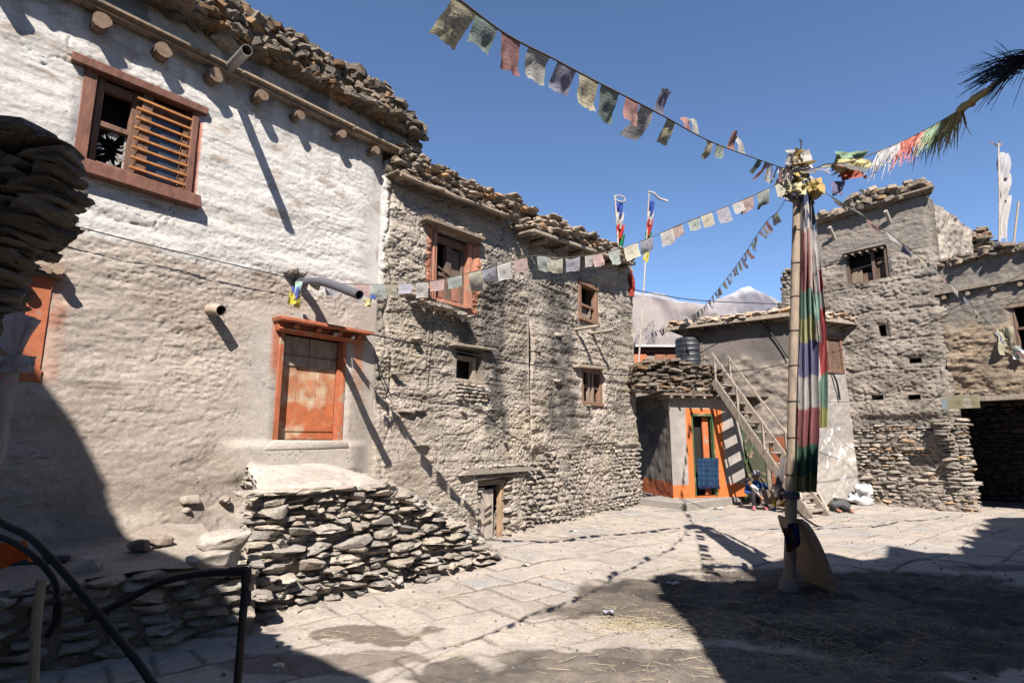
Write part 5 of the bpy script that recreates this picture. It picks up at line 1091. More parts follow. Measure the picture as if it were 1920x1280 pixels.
facade(RH, -.02, 5.5, ez, lambda s: np.full_like(s, tz-.1)+.05*fbm(s*2, 0*s, 4), lambda S, Z: .03*fbm(S*3, Z*4, 3, 4)+.02, lambda S, Z, H: mixc((.35, .31, .27), (.26, .23, .2), sst(-.2, .3, fbm(S*3, Z*5, 3, 4))), [], .03, 'parapet', M['rough'], rh)
mb = MB(); fbox(mb, RH, .0, 5.6, -3, .1, ez-.04, ez+.02, (.22, .18, .14)); fbox(mb, RH, -.1, 5.6, .10, .16, ez-.05, ez+.04, (.30, .25, .2)); fbox(mb, RH, -.0, 5.5, -4, -.05, lz-.0, lz+.12, (.1, .08, .07)); mb.build('floor_timber', M['wood'], rh, bevel=.006)
mb = MB(); fbox(mb, RH, -.35, 5.5, -.05, .10, lz-.12, lz+.0, (.36, .30, .24)); mb.build('lintel', M['wood'], rh, bevel=.01)
for k in range(6): s = .15+k*.5; mb = MB(); tube(mb, [RH.p(s, -.2, ez-.14), RH.p(s, .14, ez-.14)], .05, (.33, .26, .2), 9, .1); mb.build('beam', M['beam'], rh)
mb = MB(); masonry(mb, RH, -.2, 5.5, lz+.01, lz+.16, .04, .08, proud=.06, depth=.18, k=.9); mb.build('course_stones', M['stone'], rh); mb = MB(); slate_pile(mb, RH, -.1, 5.5, lambda s: tz-.12, lambda s: tz+.08, -.5, .12, .8, (.07, .17), 330, th=(.02, .05), tilt=.3); mb.build('roof_slates', M['slate'], rh, smooth=False)
mb = MB(); quadb = Frame(RH.p(0, -3.2, 0)[:2], RH.U); masonry(mb, quadb, -1.5, 6, 0, 2.7, .08, .16, proud=.05, depth=.3, k=.6); mb.build('passage_stones', M['stone'], rh)
mb = MB(); mb.add(np.array([RH.p(-2, -3.3, 0), RH.p(6, -3.3, 0), RH.p(6, -3.3, 7), RH.p(-2, -3.3, 7)]), [(0, 1, 2, 3)], (.1, .09, .08)); mb.add(np.array([RH.p(5.5, 0, 0), RH.p(5.5, -3.3, 0), RH.p(5.5, -3.3, 5.5), RH.p(5.5, 0, 5.5)]), [(0, 1, 2, 3)], (.2, .17, .14)); mb.add(np.array([RH.p(0, -.1, ez+.03), RH.p(5.5, -.1, ez+.03), RH.p(5.5, -3.3, ez+.03), RH.p(0, -3.3, ez+.03)]), [(0, 1, 2, 3)], (.3, .26, .2)); mb.build('rear_wall', M['rough'], rh)
mb = MB()
for a, b in ((rw[0], rw[0]+.06), (rw[0]+.35, rw[0]+.41)): fbox(mb, RH, a, b, -.15, .0, rw[2], rw[3], (.2, .13, .1))
fbox(mb, RH, rw[0]-.15, rw[1]+.1, -.1, .06, rw[3]-.02, rw[3]+.06, (.3, .22, .16)); fbox(mb, RH, rw[0], rw[1], -.14, -.02, (rw[2]+rw[3])/2-.03, (rw[2]+rw[3])/2+.03, (.2, .13, .1)); ww = mb.build('window', M['wood'], rh, bevel=.006)
mb = MB(); rag(mb, RH.p(rw[0]-.12, .12, rw[2]+.55), .28, .62, (.62, .58, .42), seed=8, cr=.5, ax=(.56, -.83, 0)); rag(mb, RH.p(rw[0]+.05, .14, rw[2]+.1), .2, .3, (.6, .62, .6), seed=9, cr=.5, ax=(.56, -.83, 0)); tag(mb.build('rag', M['cloth'], None), 'faded yellowish and white rags hanging at the window at the right edge', 'cloth')
# sign
sa, sb_ = RH.hit(1765, 750, .14), RH.hit(1836, 743, .14); sg = thing('sign_board', 'faded blue and yellow painted board hung at the top left corner of the dark passage', 'sign', tuple(RH.p(sa[0], .14, sa[1])))
sf_ = Frame(at(1765, 755, 13.6)[:2], (at(1836, 755, 13.0)-at(1765, 755, 13.6))[:2]); zA = sf_.hit(1765, 745)[1]; zB = sf_.hit(1765, 767)[1]; LL = np.linalg.norm((at(1836, 755, 13.0)-at(1765, 755, 13.6))[:2])
mb = MB(); n = 60; X, Z = np.meshgrid(np.linspace(0, LL, n), np.linspace(zB, zA, 20), indexing='ij'); T = X/LL; cc = mixc((.24, .31, .34), (.29, .26, .15), sst(.05, .35, T+.25*fbm(X*5, Z*5, 3))); cc = mixc(cc, (.5, .5, .45), sst(.3, .6, fbm(X*6, Z*9, 5))*.6)
zz_ = (Z-zB)/(zA-zB); tx = (vn(X*48, Z*30, 3) > .1)*(T > .38)*(T < .93)*(np.abs(zz_-.45) < .17); cc = mixc(cc, (.14, .11, .07), tx*.45)
I = np.arange(X.size).reshape(X.shape); mb.add(sf_.p(X, 0, Z).reshape(-1, 3), {4: np.stack([I[:-1, :-1], I[1:, :-1], I[1:, 1:], I[:-1, 1:]], -1).reshape(-1, 4)}, cc.reshape(-1, 3)); fbox(mb, sf_, 0, LL, -.03, -.004, zB, zA, (.3, .25, .2)); mb.build('board', M['cement'], sg)
mb = MB(); fbox(mb, sf_, -.02, LL+.02, -.05, -.031, zA, zA+.03, (.33, .27, .2)); mb.build('batten', M['wood'], sg)
# sack
sk = thing('sack', 'knotted white plastic sacks lying against the wall at the foot of the tower house', 'sack', tuple(gr(1625, 948)))
def blob(mb, c, r, seed, amp, col, n=20):
    T, P = np.meshgrid(np.linspace(0, np.pi, n), np.linspace(0, 2*np.pi, 2*n), indexing='ij'); d = np.dstack([np.sin(T)*np.cos(P), np.sin(T)*np.sin(P), np.cos(T)]); k = 1+amp*fbm(d[..., 0]*1.7+seed, d[..., 1]*1.7, d[..., 2]*1.7, 4)
    V = np.array(c)+d*k[..., None]*np.array(r); V[..., 2] = np.maximum(V[..., 2], .01); I = np.arange(T.size).reshape(T.shape); mb.add(V.reshape(-1, 3), {4: np.stack([I[:-1, :-1], I[1:, :-1], I[1:, 1:], I[:-1, 1:]], -1).reshape(-1, 4)}, col)
p = gr(1622, 947); mb = MB(); blob(mb, p+[0, .1, .13], (.28, .2, .15), 3, .45, (.75, .74, .74)); mb.build('lower_bag', M['sack'], sk); mb = MB(); blob(mb, p+[.02, .05, .36], (.2, .16, .15), 9, .7, (.75, .74, .74)); mb.build('upper_bag', M['sack'], sk)
# ================================================================ FLAG POLE AND ITS CLOTHS
pb = gr(1480, 1105); PT = at(1496, 345, pb[1])
fp = thing('flag_pole', 'tall bare wooden pole standing in the dirt in the middle of the courtyard', 'flag pole', tuple(pb))
mb = MB(); pts = spline([pb, at(1484, 900, pb[1]), at(1490, 620, pb[1]), PT, at(1500, 300, pb[1])], 28); tube(mb, pts, np.linspace(.066, .044, len(pts)), (.32, .25, .19), 16, .06); mb.build('pole', M['wood'], fp)
mb = MB(); tube(mb, [pb-[0, 0, .05], pb+[0, 0, .02], pb+[0, 0, .10], pb+[0, 0, .125]], [.11, .108, .10, .085], (.24, .21, .19), 14, .12); mb.build('base_collar', M['cement'], fp)
mb = MB(); tube(mb, [at(1500, 300, pb[1]), at(1503, 262, pb[1])], .008, (.05, .04, .04), 6)
for k in range(8): a = at(1503, 266, pb[1]); bar(mb, a, a+np.array([.07*(rng.rand()-.5), .02, .10*rng.rand()-.01]), .004, .004, (.04, .03, .03))
mb.build('twig', M['beam'], fp)
mb = MB()
for k in range(9):
    z = 1.25+.42*k; t = (z-pb[2])/(PT[2]-pb[2]); c = pb+(PT-pb)*t; mb = MB(); tube(mb, [c-[0, 0, .006], c+[0, 0, .006]], .076-.02*t, (.12, .1, .09), 14); mb.build('binding', M['cloth'], fp)
mb = MB()
for k in range(4): z = .98+.018*k; t = z/(PT[2]); c = pb+(PT-pb)*t; tube(mb, [c, c+[0, 0, .02]], .086, ((.05, .12, .30), (.35, .12, .12), (.05, .2, .15), (.1, .12, .3))[k], 12, .1)
mb.build('binding', M['cloth'], fp)
def hang_cloth(name, label, L, Rr, bands, Y, folds, amp, seed, par=None, nx=44, ny=150, rag_=.0):
    ys = [a[0] for a in L]; y0, y1 = ys[0], ys[-1]
    v = np.linspace(y0, y1, ny); xl = np.interp(v, ys, [a[1] for a in L]); xr = np.interp(v, [a[0] for a in Rr], [a[1] for a in Rr])
    V = np.zeros((nx, ny, 3)); C = np.zeros((nx, ny, 3)); by = np.array([b[0] for b in bands]); bc = np.array([b[1] for b in bands], float)
    for j in range(ny):
        for i in (0, nx-1):
            V[i, j] = at((xl if i == 0 else xr)[j], v[j]+rag_*float(vn(i*.3, v[j]*.05, seed)), Y)
    u = np.linspace(0, 1, nx)[:, None, None]; V = V[0][None]*(1-u)+V[-1][None]*u
    U = u[..., 0]; T = np.linspace(0, 1, ny)[None, :]
    ph = U*folds*2*np.pi+.9*fbm(U*2, T*3, seed, 3)+seed
    V[..., 1] += -amp*np.sin(ph)*(.55+.45*T)-.03*fbm(U*3, T*5, seed+3, 3); V[..., 0] += amp*.35*np.cos(ph)*(U*(1-U))*4
    yy = v[None, :]+10*fbm(U*2.2, T*.8, seed+7, 2)*0+4*np.sin(U*9+seed); k = np.clip(np.searchsorted(by, yy.ravel(), side='right')-1, 0, len(by)-1).reshape(yy.shape); C = bc[k]
    lines = (np.abs((yy*.5) % 1-.5) > .3)*.10; C = C*(1-lines[..., None])
    I = np.arange(nx*ny).reshape(nx, ny); mb = MB(); mb.add(V.reshape(-1, 3), {4: np.stack([I[:-1, :-1], I[1:, :-1], I[1:, 1:], I[:-1, 1:]], -1).reshape(-1, 4)}, C.reshape(-1, 3))
    return tag(mb.build(name, M['cloth'], None), label, 'prayer cloth', 'long prayer cloths tied to the pole')
WHT, ROSE, GRN, YLW, VIO, RED = (.56, .53, .51), (.42, .22, .21), (.21, .34, .27), (.46, .44, .24), (.19, .18, .32), (.46, .10, .10)
hang_cloth('prayer_cloth', 'broad faded prayer cloth of many colour bands hanging right beside the courtyard pole', [(352, 1502), (640, 1497), (800, 1490), (922, 1489)], [(352, 1518), (450, 1522), (560, 1529), (640, 1536), (760, 1539), (800, 1537), (925, 1531)],
    [(340, (.08, .10, .2)), (385, WHT), (435, ROSE), (500, (.38, .19, .18)), (545, GRN), (596, YLW), (640, VIO), (705, WHT), (765, (.33, .13, .14)), (835, (.07, .17, .12)), (890, (.27, .28, .12))], pb[1]-.06, 3.4, .075, 2)
hang_cloth('prayer_cloth', 'narrow ragged prayer cloth with white top and bright red middle hanging outermost from the pole', [(380, 1516), (450, 1522), (520, 1530), (600, 1537), (705, 1539), (800, 1528)], [(380, 1522), (450, 1534), (520, 1539), (600, 1546), (705, 1550), (802, 1549)],
    [(370, (.12, .2, .32)), (430, WHT), (505, RED), (545, WHT), (575, RED), (690, (.55, .1, .1)), (700, GRN), (760, (.36, .36, .14))], pb[1]+.02, 1.5, .04, 5, rag_=6)
hang_cloth('prayer_cloth', 'torn white and grey prayer cloth between two longer ones on the upper pole', [(395, 1506), (470, 1512), (560, 1524), (640, 1530)], [(395, 1514), (440, 1528), (500, 1533), (560, 1536), (640, 1539)],
    [(390, (.1, .12, .22)), (420, WHT), (560, (.3, .45, .40)), (600, WHT)], pb[1]-.10, 1.2, .03, 8, rag_=8)
kn = thing('scarf_bundle', 'thick knot of yellow and white scarves at the top of the courtyard pole', 'scarves', tuple(at(1496, 335, pb[1])))
cols = [(.55, .40, .16), WHT, WHT, (.66, .60, .34), (.58, .56, .52), (.45, .27, .27), (.2, .2, .3), WHT, (.64, .55, .22), (.3, .4, .35), (.62, .60, .58), (.60, .52, .25)]
for k in range(26):
    mb = MB(); px = 1494+rng.randn()*13; py = 326+rng.randn()*18; a = rng.rand()*6.28
    if k < 2: px, py = 1497+6*k, 283+3*k
    if k in (3, 8, 11, 15): px, py = 1490+5*(k % 3), 345
    rag(mb, at(px, py, pb[1]-.10+.16*rng.rand()), .17+.09*rng.rand(), .12+.14*rng.rand(), cols[k % 12], seed=k+40, cr=.7, ax=(math.cos(a), math.sin(a), .3*(rng.rand()-.5)), n=14)
    mb.build('scarf', M['cloth'], kn)
# leaning slab
c0, c1, c2_ = gr(1575, 1116), gr(1508, 1088), at(1478, 968, 6.98); nn = np.cross(c1-c0, c2_-c0); nn /= np.linalg.norm(nn)
out = [(1457, 966), (1475, 972), (1500, 974), (1511, 982), (1522, 998), (1532, 1016), (1541, 1036), (1550, 1060), (1562, 1088), (1575, 1117), (1556, 1110), (1530, 1098), (1508, 1088), (1496, 1070), (1488, 1054), (1478, 1035), (1470, 1005), (1462, 985)]
V = []
for px, py in out: d = ray(px, py); V.append(CO+d*(((c0-CO)@nn)/(d@nn)))
V = np.array(V); V[:, 2] = np.maximum(V[:, 2], -.02); n = len(V); sgn = 1 if (CO-c0)@nn > 0 else -1
mb = MB(); mb.add(np.vstack([V, V-sgn*nn*.035]), [tuple(range(n)), tuple(range(2*n-1, n-1, -1))]+[(i, n+i, n+(i+1) % n, (i+1) % n) for i in range(n)], (.34, .27, .21)); tag(mb.build('stone_slab', M['stone'], None, smooth=False, bevel=.006), 'brown upright stone slab with curved edge leaning behind the foot of the pole', 'stone slab')
mb = MB()
for k in range(9): a = at(1483, 985, pb[1]-.08); rag(mb, a+np.array([.035*rng.randn(), -.01, .03*rng.randn()]), .09, .22*rng.rand()+.05, ((.012, .02, .10), (.02, .022, .08), (.14, .05, .045), (.12, .10, .06))[k % 4], seed=k+70, cr=.6)
tag(mb.build('cloth_strips', M['cloth'], None), 'dark blue and red cloth strips tied round the pole above the leaning slab', 'cloth')
mb = MB(); n = 18
for k in range(2): rag(mb, at(1470-5*k, 858+22*k, pb[1]-.11), .07, .30, (.20, .18, .18), seed=90+k, cr=.4, ax=(1, -.5, 0), up=(.25, 0, 1))
tag(mb.build('net_cloth', M['cloth'], None), 'torn greyish net cloth clinging to the left side of the courtyard pole', 'cloth')

# ================================================================ PRAYER FLAG STRINGS
FC = [(.62, .57, .40), (.33, .41, .37), (.48, .27, .25), (.58, .57, .55), (.37, .37, .48)]
def flag_string(label, pts, n, w=.17, h=.19, t0=.03, t1=.97, wind=(.0, .0, -1.), fan=.5, seed=0, cols=FC, pale=0., hang=None, skip=(), col0=0, r=.0045):
    P = spline(pts, 90); cum = np.concatenate([[0], np.cumsum(np.linalg.norm(np.diff(P, axis=0), axis=1))]); Ln = cum[-1]
    def pos(s): return np.array([np.interp(s, cum, P[:, k]) for k in range(3)])
    t = thing('prayer_flag_string', label, 'prayer flags', tuple(P[0]), 'prayer flag strings'); mb = MB(); tube(mb, P, r, (.16, .14, .12), 6); mb.build('cord', M['rough'] if 0 else M['cloth'], t)
    rs = np.random.RandomState(seed+100)
    for i in range(n):
        if i in skip: continue
        s0 = Ln*(t0+(t1-t0)*(i+.16*rs.randn())/n); ww = w*(.9+.2*rs.rand()); hh = h*(.70+.42*rs.rand()); a = pos(s0); b = pos(min(s0+ww, Ln)); e = b-a
        d = np.array(hang(i, n, rs) if hang else wind, float)+fan*rs.randn(3)*np.array([.5, .5, .35]); d /= np.linalg.norm(d)
        N_ = 10; U, T = np.meshgrid(np.linspace(0, 1, N_), np.linspace(0, 1, N_), indexing='ij'); q = np.cross(e/np.linalg.norm(e), d); q /= np.linalg.norm(q)
        cur = rs.randn()*.35; sd_ = rs.rand()*50
        D = hh*(T+.08*fbm(U*2.2, T, sd_+3)*T*T+.03*fbm(U*9, T, sd_+6, 2)*T**4); O = hh*(.18*fbm(U*1.6, T*1.4, sd_, 3)*T**.7+cur*T*T*.6)
        V = a+U[..., None]*e*(1-.12*rs.rand()*T[..., None])+D[..., None]*d+O[..., None]*q
        c = np.array(cols[(i+col0) % len(cols)])*(.85+.3*rs.rand()); c = c*(1-pale)+np.array((.62, .60, .56))*pale
        I = np.arange(N_*N_).reshape(N_, N_); mb = MB(); mb.add(V.reshape(-1, 3), {4: np.stack([I[:-1, :-1], I[1:, :-1], I[1:, 1:], I[:-1, 1:]], -1).reshape(-1, 4)}, np.clip(c, .02, .8), uv=np.dstack([U, 1-T]).reshape(-1, 2)); mb.build('flag', M['flag'], t)
    return t, pos, Ln
TP_ = at(1490, 322, pb[1])
def hs1(i, n, rs):      # near the viewer the flags hang, further on the wind flips some upward
    f = i/n
    if .30 < f < .52 and i % 5 < 3: return (.25, .3, .9)
    return (-.32, .15, -1)
s1 = [TP_, (2.27, 4.84, 4.11), (1.5, 4.01, 3.84), (.85, 3.11, 3.53), (.24, 2.51, 3.42), (-.15, 2.05, 3.32), (-.75, 1.2, 3.3), (-1.4, -.6, 3.5)]
flag_string('string of printed flags rising from the pole top to the upper left sky', s1, 50, .145, .172, .02, .99, fan=.25, seed=0, hang=hs1, cols=FC[::-1], skip=[2, 5, 9, 14, 15, 20, 23]+list(range(35, 50)))
s2 = [TP_+[0, 0, -.05], (2.85, 6.67, 4.55), (2.05, 6.53, 4.19), (1.34, 6.53, 3.89), (.65, 6.22, 3.66), (.22, 6.29, 3.70), at(905, 505, 6.45), at(800, 528, 6.65), at(700, 533, 6.9), at(615, 530, 7.0), W.p(-3.62, .10, 3.66)]
flag_string('long sagging string of pale flags from the pole to the pipe above the door', s2, 31, .175, .18, .03, .985, wind=(.05, -.05, -1), fan=.12, seed=3, pale=.35)
s3 = [TP_+[0, 0, -.12], (3.72, 7.6, 4.80), (3.89, 8.44, 4.92), (4.34, 10.65, 4.99), at(1340, 550, 13.2), at(1300, 590, 15.6), at(1215, 628, 19.5)]
flag_string('string of small flags running steeply from the pole down towards the snow mountain', s3, 40, .17, .19, .06, .98, wind=(.28, .0, -1), fan=.2, seed=1, pale=.1)
s4 = [TP_+[.02, 0, -.06], (4.06, 6.7, 4.52), (4.93, 7.02, 4.15), (6.03, 7.64, 3.73), at(1850, 602, 8.3), at(1900, 655, 9.4), at(1960, 720, 10.5)]
flag_string('string of flags descending from the pole to the right across the tower house', s4, 22, .19, .12, .05, .97, wind=(.5, .2, -.65), fan=.35, seed=2, pale=.2)
# the string to the upper right with fringes and black tassel
s5 = [TP_, (3.12, 5.69, 4.45), (2.85, 5.02, 4.14), (2.62, 4.48, 3.90), (2.38, 3.92, 3.62), at(1605, 300, 4.1), at(1700, 262, 4.05), at(1790, 212, 3.6), at(1850, 170, 2.9), at(1930, 110, 2.3), at(2060, 20, 1.75)]
t5, pos5, L5 = flag_string('string with fringed cloths and a black hair tassel towards the upper right corner', s5, 9, .2, .17, .08, .52, wind=(.6, -.3, -.35), fan=.35, seed=4)
def s_at(px):
    ss = np.linspace(0, L5, 500); q = [pos5(s) for s in ss]
    pxs = []
    for p in q: z = p[1]*_c+(p[2]-CAMZ)*_s; pxs.append(960+FPX*p[0]/z)
    return ss[int(np.argmin(np.abs(np.array(pxs)-px)))]
for (pa, pb2, c, L, name) in ((1645, 1692, (.48, .47, .49), .21, 'fringed_cloth'), (1690, 1745, (.58, .20, .17), .22, 'fringed_cloth'), (1738, 1768, (.28, .42, .30), .24, 'fringed_cloth'), (1758, 1805, (.52, .44, .20), .24, 'fringed_cloth')):
    a, b = s_at(pa), s_at(pb2); mb = MB()
    for k in range(46):
        s = a+(b-a)*rng.rand(); p = pos5(s); dv = np.array([-.30+.15*rng.randn(), .05*rng.randn(), -.9+.15*rng.rand()]); dv /= np.linalg.norm(dv); l = 1.3*L*(.55+.5*rng.rand())
        m_ = p+dv*l*.5+np.array([.015*rng.randn(), .01*rng.randn(), 0]); e = p+dv*l+np.array([-.03*rng.rand(), .02*rng.randn(), .01]); w_ = .010*(1-.4*rng.rand())
        side = np.array([1, 0, .5])*w_; cc = np.array(c)*(1.0+.6*rng.rand()); mb.add(np.array([p-side, p+side, m_+side*.7, m_-side*.7, e+side*.15, e-side*.15]), [(0, 1, 2, 3), (3, 2, 4, 5)], np.clip(cc, 0, .8))
    U, T = np.meshgrid(np.linspace(0, 1, 12), np.linspace(0, 1, 8), indexing='ij'); base_ = np.array([[pos5(a+(b-a)*x) for _ in range(8)] for x in np.linspace(0, 1, 12)])
    V = base_+T[..., None]*np.array([-.22, .02, -.95])*L*.45+(.02*fbm(U*4, T*2, pa))[..., None]*np.array([0, 1, 0]); I = np.arange(96).reshape(12, 8)
    mb.add(V.reshape(-1, 3), {4: np.stack([I[:-1, :-1], I[1:, :-1], I[1:, 1:], I[:-1, 1:]], -1).reshape(-1, 4)}, c); mb.build(name, M['cloth'], t5)
mb = MB(); a, b = s_at(1800), s_at(1885); Q = np.array([pos5(s) for s in np.linspace(a, b, 16)]); tube(mb, Q, np.linspace(.028, .014, 16), (.50, .43, .20), 8, .5); mb.build('twisted_cloth', M['cloth'], t5)
mb = MB(); a = s_at(1925)
for k in range(135):
    p0 = pos5(s_at(1880)+(a-s_at(1880))*rng.rand()**.6*1.25)+.012*rng.randn(3); r = rng.rand()
    dv = np.array([-1, .1*rng.randn(), -.30+.13*rng.randn()]) if r < .85 else np.array([-.7, .1, -.7+.2*rng.randn()]); dv /= np.linalg.norm(dv); l = .10+.20*rng.rand()
    q = spline([p0, p0+dv*l*.5+np.array([0, 0, .015]), p0+dv*l+np.array([0, 0, -.02*rng.rand()])], 6); tube(mb, q, np.linspace(.0030, .0008, len(q)), (0, 0, 0), 4, caps=False)
for k in range(22):
    p0 = pos5(s_at(1915))+.015*rng.randn(3); dv = np.array([-.7+.3*rng.randn(), .1*rng.randn(), .35+.25*rng.randn()]); l = .07+.12*rng.rand(); q = [p0, p0+dv*l*.5, p0+dv*l]; tube(mb, q, [.003, .002, .0008], (0, 0, 0), 4, caps=False)
mb.build('hair_tassel', M['hair'], t5)
# loose pieces by the first part of that string
for k, (px, py, w_, h_, c) in enumerate(((1590, 285, .26, .10, (.30, .42, .28)), (1600, 300, .30, .09, (.62, .56, .30)), (1598, 318, .2, .07, (.45, .14, .1)), (1570, 340, .10, .10, (.2, .2, .34)))):
    mb = MB(); rag(mb, at(px, py, 4.2), w_*1.15, h_*1.15, c, seed=k+120, cr=.3, ax=(1, .2, .12)); mb.build('loose_cloth', M['cloth'], t5)
for k, (px, py, c) in enumerate(((553, 545, (.12, .15, .5)), (548, 555, (.60, .52, .08)), (560, 535, (.4, .6, .5)), (557, 560, (.6, .5, .1)))):
    mb = MB(); rag(mb, W.p(*(W.hit(px, py, .25)[0], .25, W.hit(px, py, .25)[1]+.05)), .08, .16, c, seed=k+130, cr=.6, ax=(1, .3, 0)); o = mb.build('flag', M['cloth'], None); tag(o, 'crumpled flag scrap tied at the root of the grey pipe above the door', 'flag scrap', 'flag scraps at the pipe root')
mb = MB(); rag(mb, at(690, 560, 6.9), .10, .10, (.62, .56, .3), seed=140, cr=.6); rag(mb, at(700, 552, 6.9), .07, .06, (.1, .15, .45), seed=141, cr=.6); tag(mb.build('flag', M['cloth'], None), 'little yellow and blue rag hanging beside the mouth of the grey pipe', 'flag scrap')
# poles with coloured flags over the roofs
def banner_pole(label, foot, top, cols, Y, wd, extra=True, group='flag poles on the roofs', side=1, lo=1.):
    f = at(*foot, Y); t_ = at(*top, Y); r = thing('flag_pole', label, 'flag pole', tuple(f), group); mb = MB(); tube(mb, [f, (f+t_)/2+[.02, 0, 0], t_], [.03, .027, .02], (.50, .44, .38), 8); mb.build('pole', M['wood'], r)
    for k, (c, pa, pc) in enumerate(cols):
        n = 12; a = at(*pa, Y); b = at(*pc, Y); U, T = np.meshgrid(np.linspace(0, 1, n), np.linspace(0, 1, n), indexing='ij'); wv = wd*(1-.35*T)
        V = a+(b-a)*T[..., None]+np.array([1, 0, 0])*(U*wv*side)[..., None]+np.array([0, 1, 0])*(.05*np.sin(U*9+T*4+k)+.05*fbm(U*2, T*2, k*3.))[..., None]+np.array([0, 0, 1])*(-.10*U*T)[..., None]
        I = np.arange(n*n).reshape(n, n); mb = MB(); mb.add(V.reshape(-1, 3), {4: np.stack([I[:-1, :-1], I[1:, :-1], I[1:, 1:], I[:-1, 1:]], -1).reshape(-1, 4)}, c); mb.build('flag', M['cloth'], r)
    return r
BLU = (.05, .09, .36); RD = (.50, .05, .04); GR_ = (.03, .22, .10)
r = banner_pole('roof pole with blue, white, red, green flag and white loop, above the far house', (1160, 500), (1153, 366), [(BLU, (1153, 378), (1154, 402)), (WHT, (1154, 398), (1155, 425)), (RD, (1155, 422), (1156, 445)), (GR_, (1156, 440), (1157, 466))], 15.2, .24)
mb = MB(); p = at(1163, 372, 15.2); th = np.linspace(-2.6, 2.9, 18); tube(mb, [p+np.array([.14*math.cos(a), .02, .09*math.sin(a)-.03*math.cos(a)]) for a in th], .022, WHT, 8, .3); mb.build('scarf', M['cloth'], r)
r = banner_pole('taller roof pole between the houses with five coloured flags and a white streamer', (1196, 700), (1217, 362), [(BLU, (1216, 376), (1214, 400)), (WHT, (1214, 396), (1213, 418)), (RD, (1213, 412), (1211, 440)), (GR_, (1210, 436), (1208, 462)), ((.62, .55, .05), (1207, 468), (1206, 487))], 18.5, .22)
mb = MB(); tube(mb, spline([at(1215, 360, 18.5), at(1226, 362, 18.5), at(1236, 372, 18.5), at(1253, 377, 18.5)], 16), .035, WHT, 8, .5); mb.build('scarf', M['cloth'], r)
r = banner_pole('pole with long torn white cloth on the roof behind the tower house at the right', (1874, 475), (1872, 268), [((.5, .5, .52), (1872, 285), (1873, 330)), (WHT, (1872, 325), (1874, 372)), (WHT, (1873, 366), (1874, 445))], 16.0, .36)
mb = MB(); tube(mb, [at(1901, 455, 16), at(1910, 378, 16)], .03, (.4, .34, .28), 6, .2); mb.build('twig', M['beam'], r)
mb = MB()
for k in range(7): a = at(1872, 275, 16); bar(mb, a, a+np.array([.12*rng.randn(), 0, .2*rng.rand()]), .02, .02, (.3, .22, .2))
mb.build('twig', M['beam'], r)
mb = MB(); rag(mb, W.p(W.hit(1182, 505, .1)[0], .1, W.hit(1182, 505, .1)[1]), .22, .75, (.34, .06, .045), seed=150, cr=.4, ax=(.6, .8, 0)); tag(mb.build('rag', M['cloth'], None), 'red rag hanging at the top corner of the far left house', 'cloth')
# wires
def wl(label, pts, r=.007, n=30): return wire('wire', label, pts, r, n, group='wires and cords')
wl('thin dark cord running along the whitewashed wall to the pipe above the orange door', [W.p(W.hit(x, y, .12)[0], .12, W.hit(x, y, .12)[1]) for x, y in ((-60, 375), (0, 392), (100, 414), (290, 462), (440, 497), (548, 522))], .006)
wl('black electric wire from the orange door lintel crossing the courtyard behind the pole', [at(692, 626, 7.5), at(905, 668, 9.0), at(1100, 698, 10.2), at(1250, 704, 11), at(1400, 694, 11.6), at(1480, 680, 11.8), at(1640, 638, 12), at(1770, 585, 12.2), at(1930, 508, 12.2)], .009, 60)
wl('dark wire stretched between the far left house corner and the roof of the grey house', [at(1189, 543, 15), at(1300, 562, 15.2), at(1480, 571, 15.1)], .012)
wl('twisted cable hanging on the mud wall from the right end of the orange lintel', [W.p(W.hit(x, y, .1)[0], .09, W.hit(x, y, .1)[1]) for x, y in ((672, 622), (700, 650), (712, 690), (735, 745))], .008)
wl('thin wire crossing the tower house from the grey house window to the upper right', [at(1585, 652, 14), at(1650, 660, 13.6), at(1760, 598, 12.8), at(1930, 545, 12.3)], .006)
wl('thin wire crossing the brown house at the right', [at(1545, 755, 14), at(1650, 742, 14), at(1790, 652, 12.5), at(1930, 540, 12)], .006)
wl('dangling string beside the salmon framed window', [W.p(W.hit(x, y, .15)[0], .15, W.hit(x, y, .15)[1]) for x, y in ((818, 420), (814, 540), (806, 620), (797, 700))], .006)
wl('dark hose arching over the upper wall of the grey house', [GL.p(GL.hit(x, y, .08)[0], .08, GL.hit(x, y, .08)[1]) for x, y in ((1318, 622), (1345, 598), (1385, 593), (1420, 598), (1452, 632), (1478, 672))], .02)

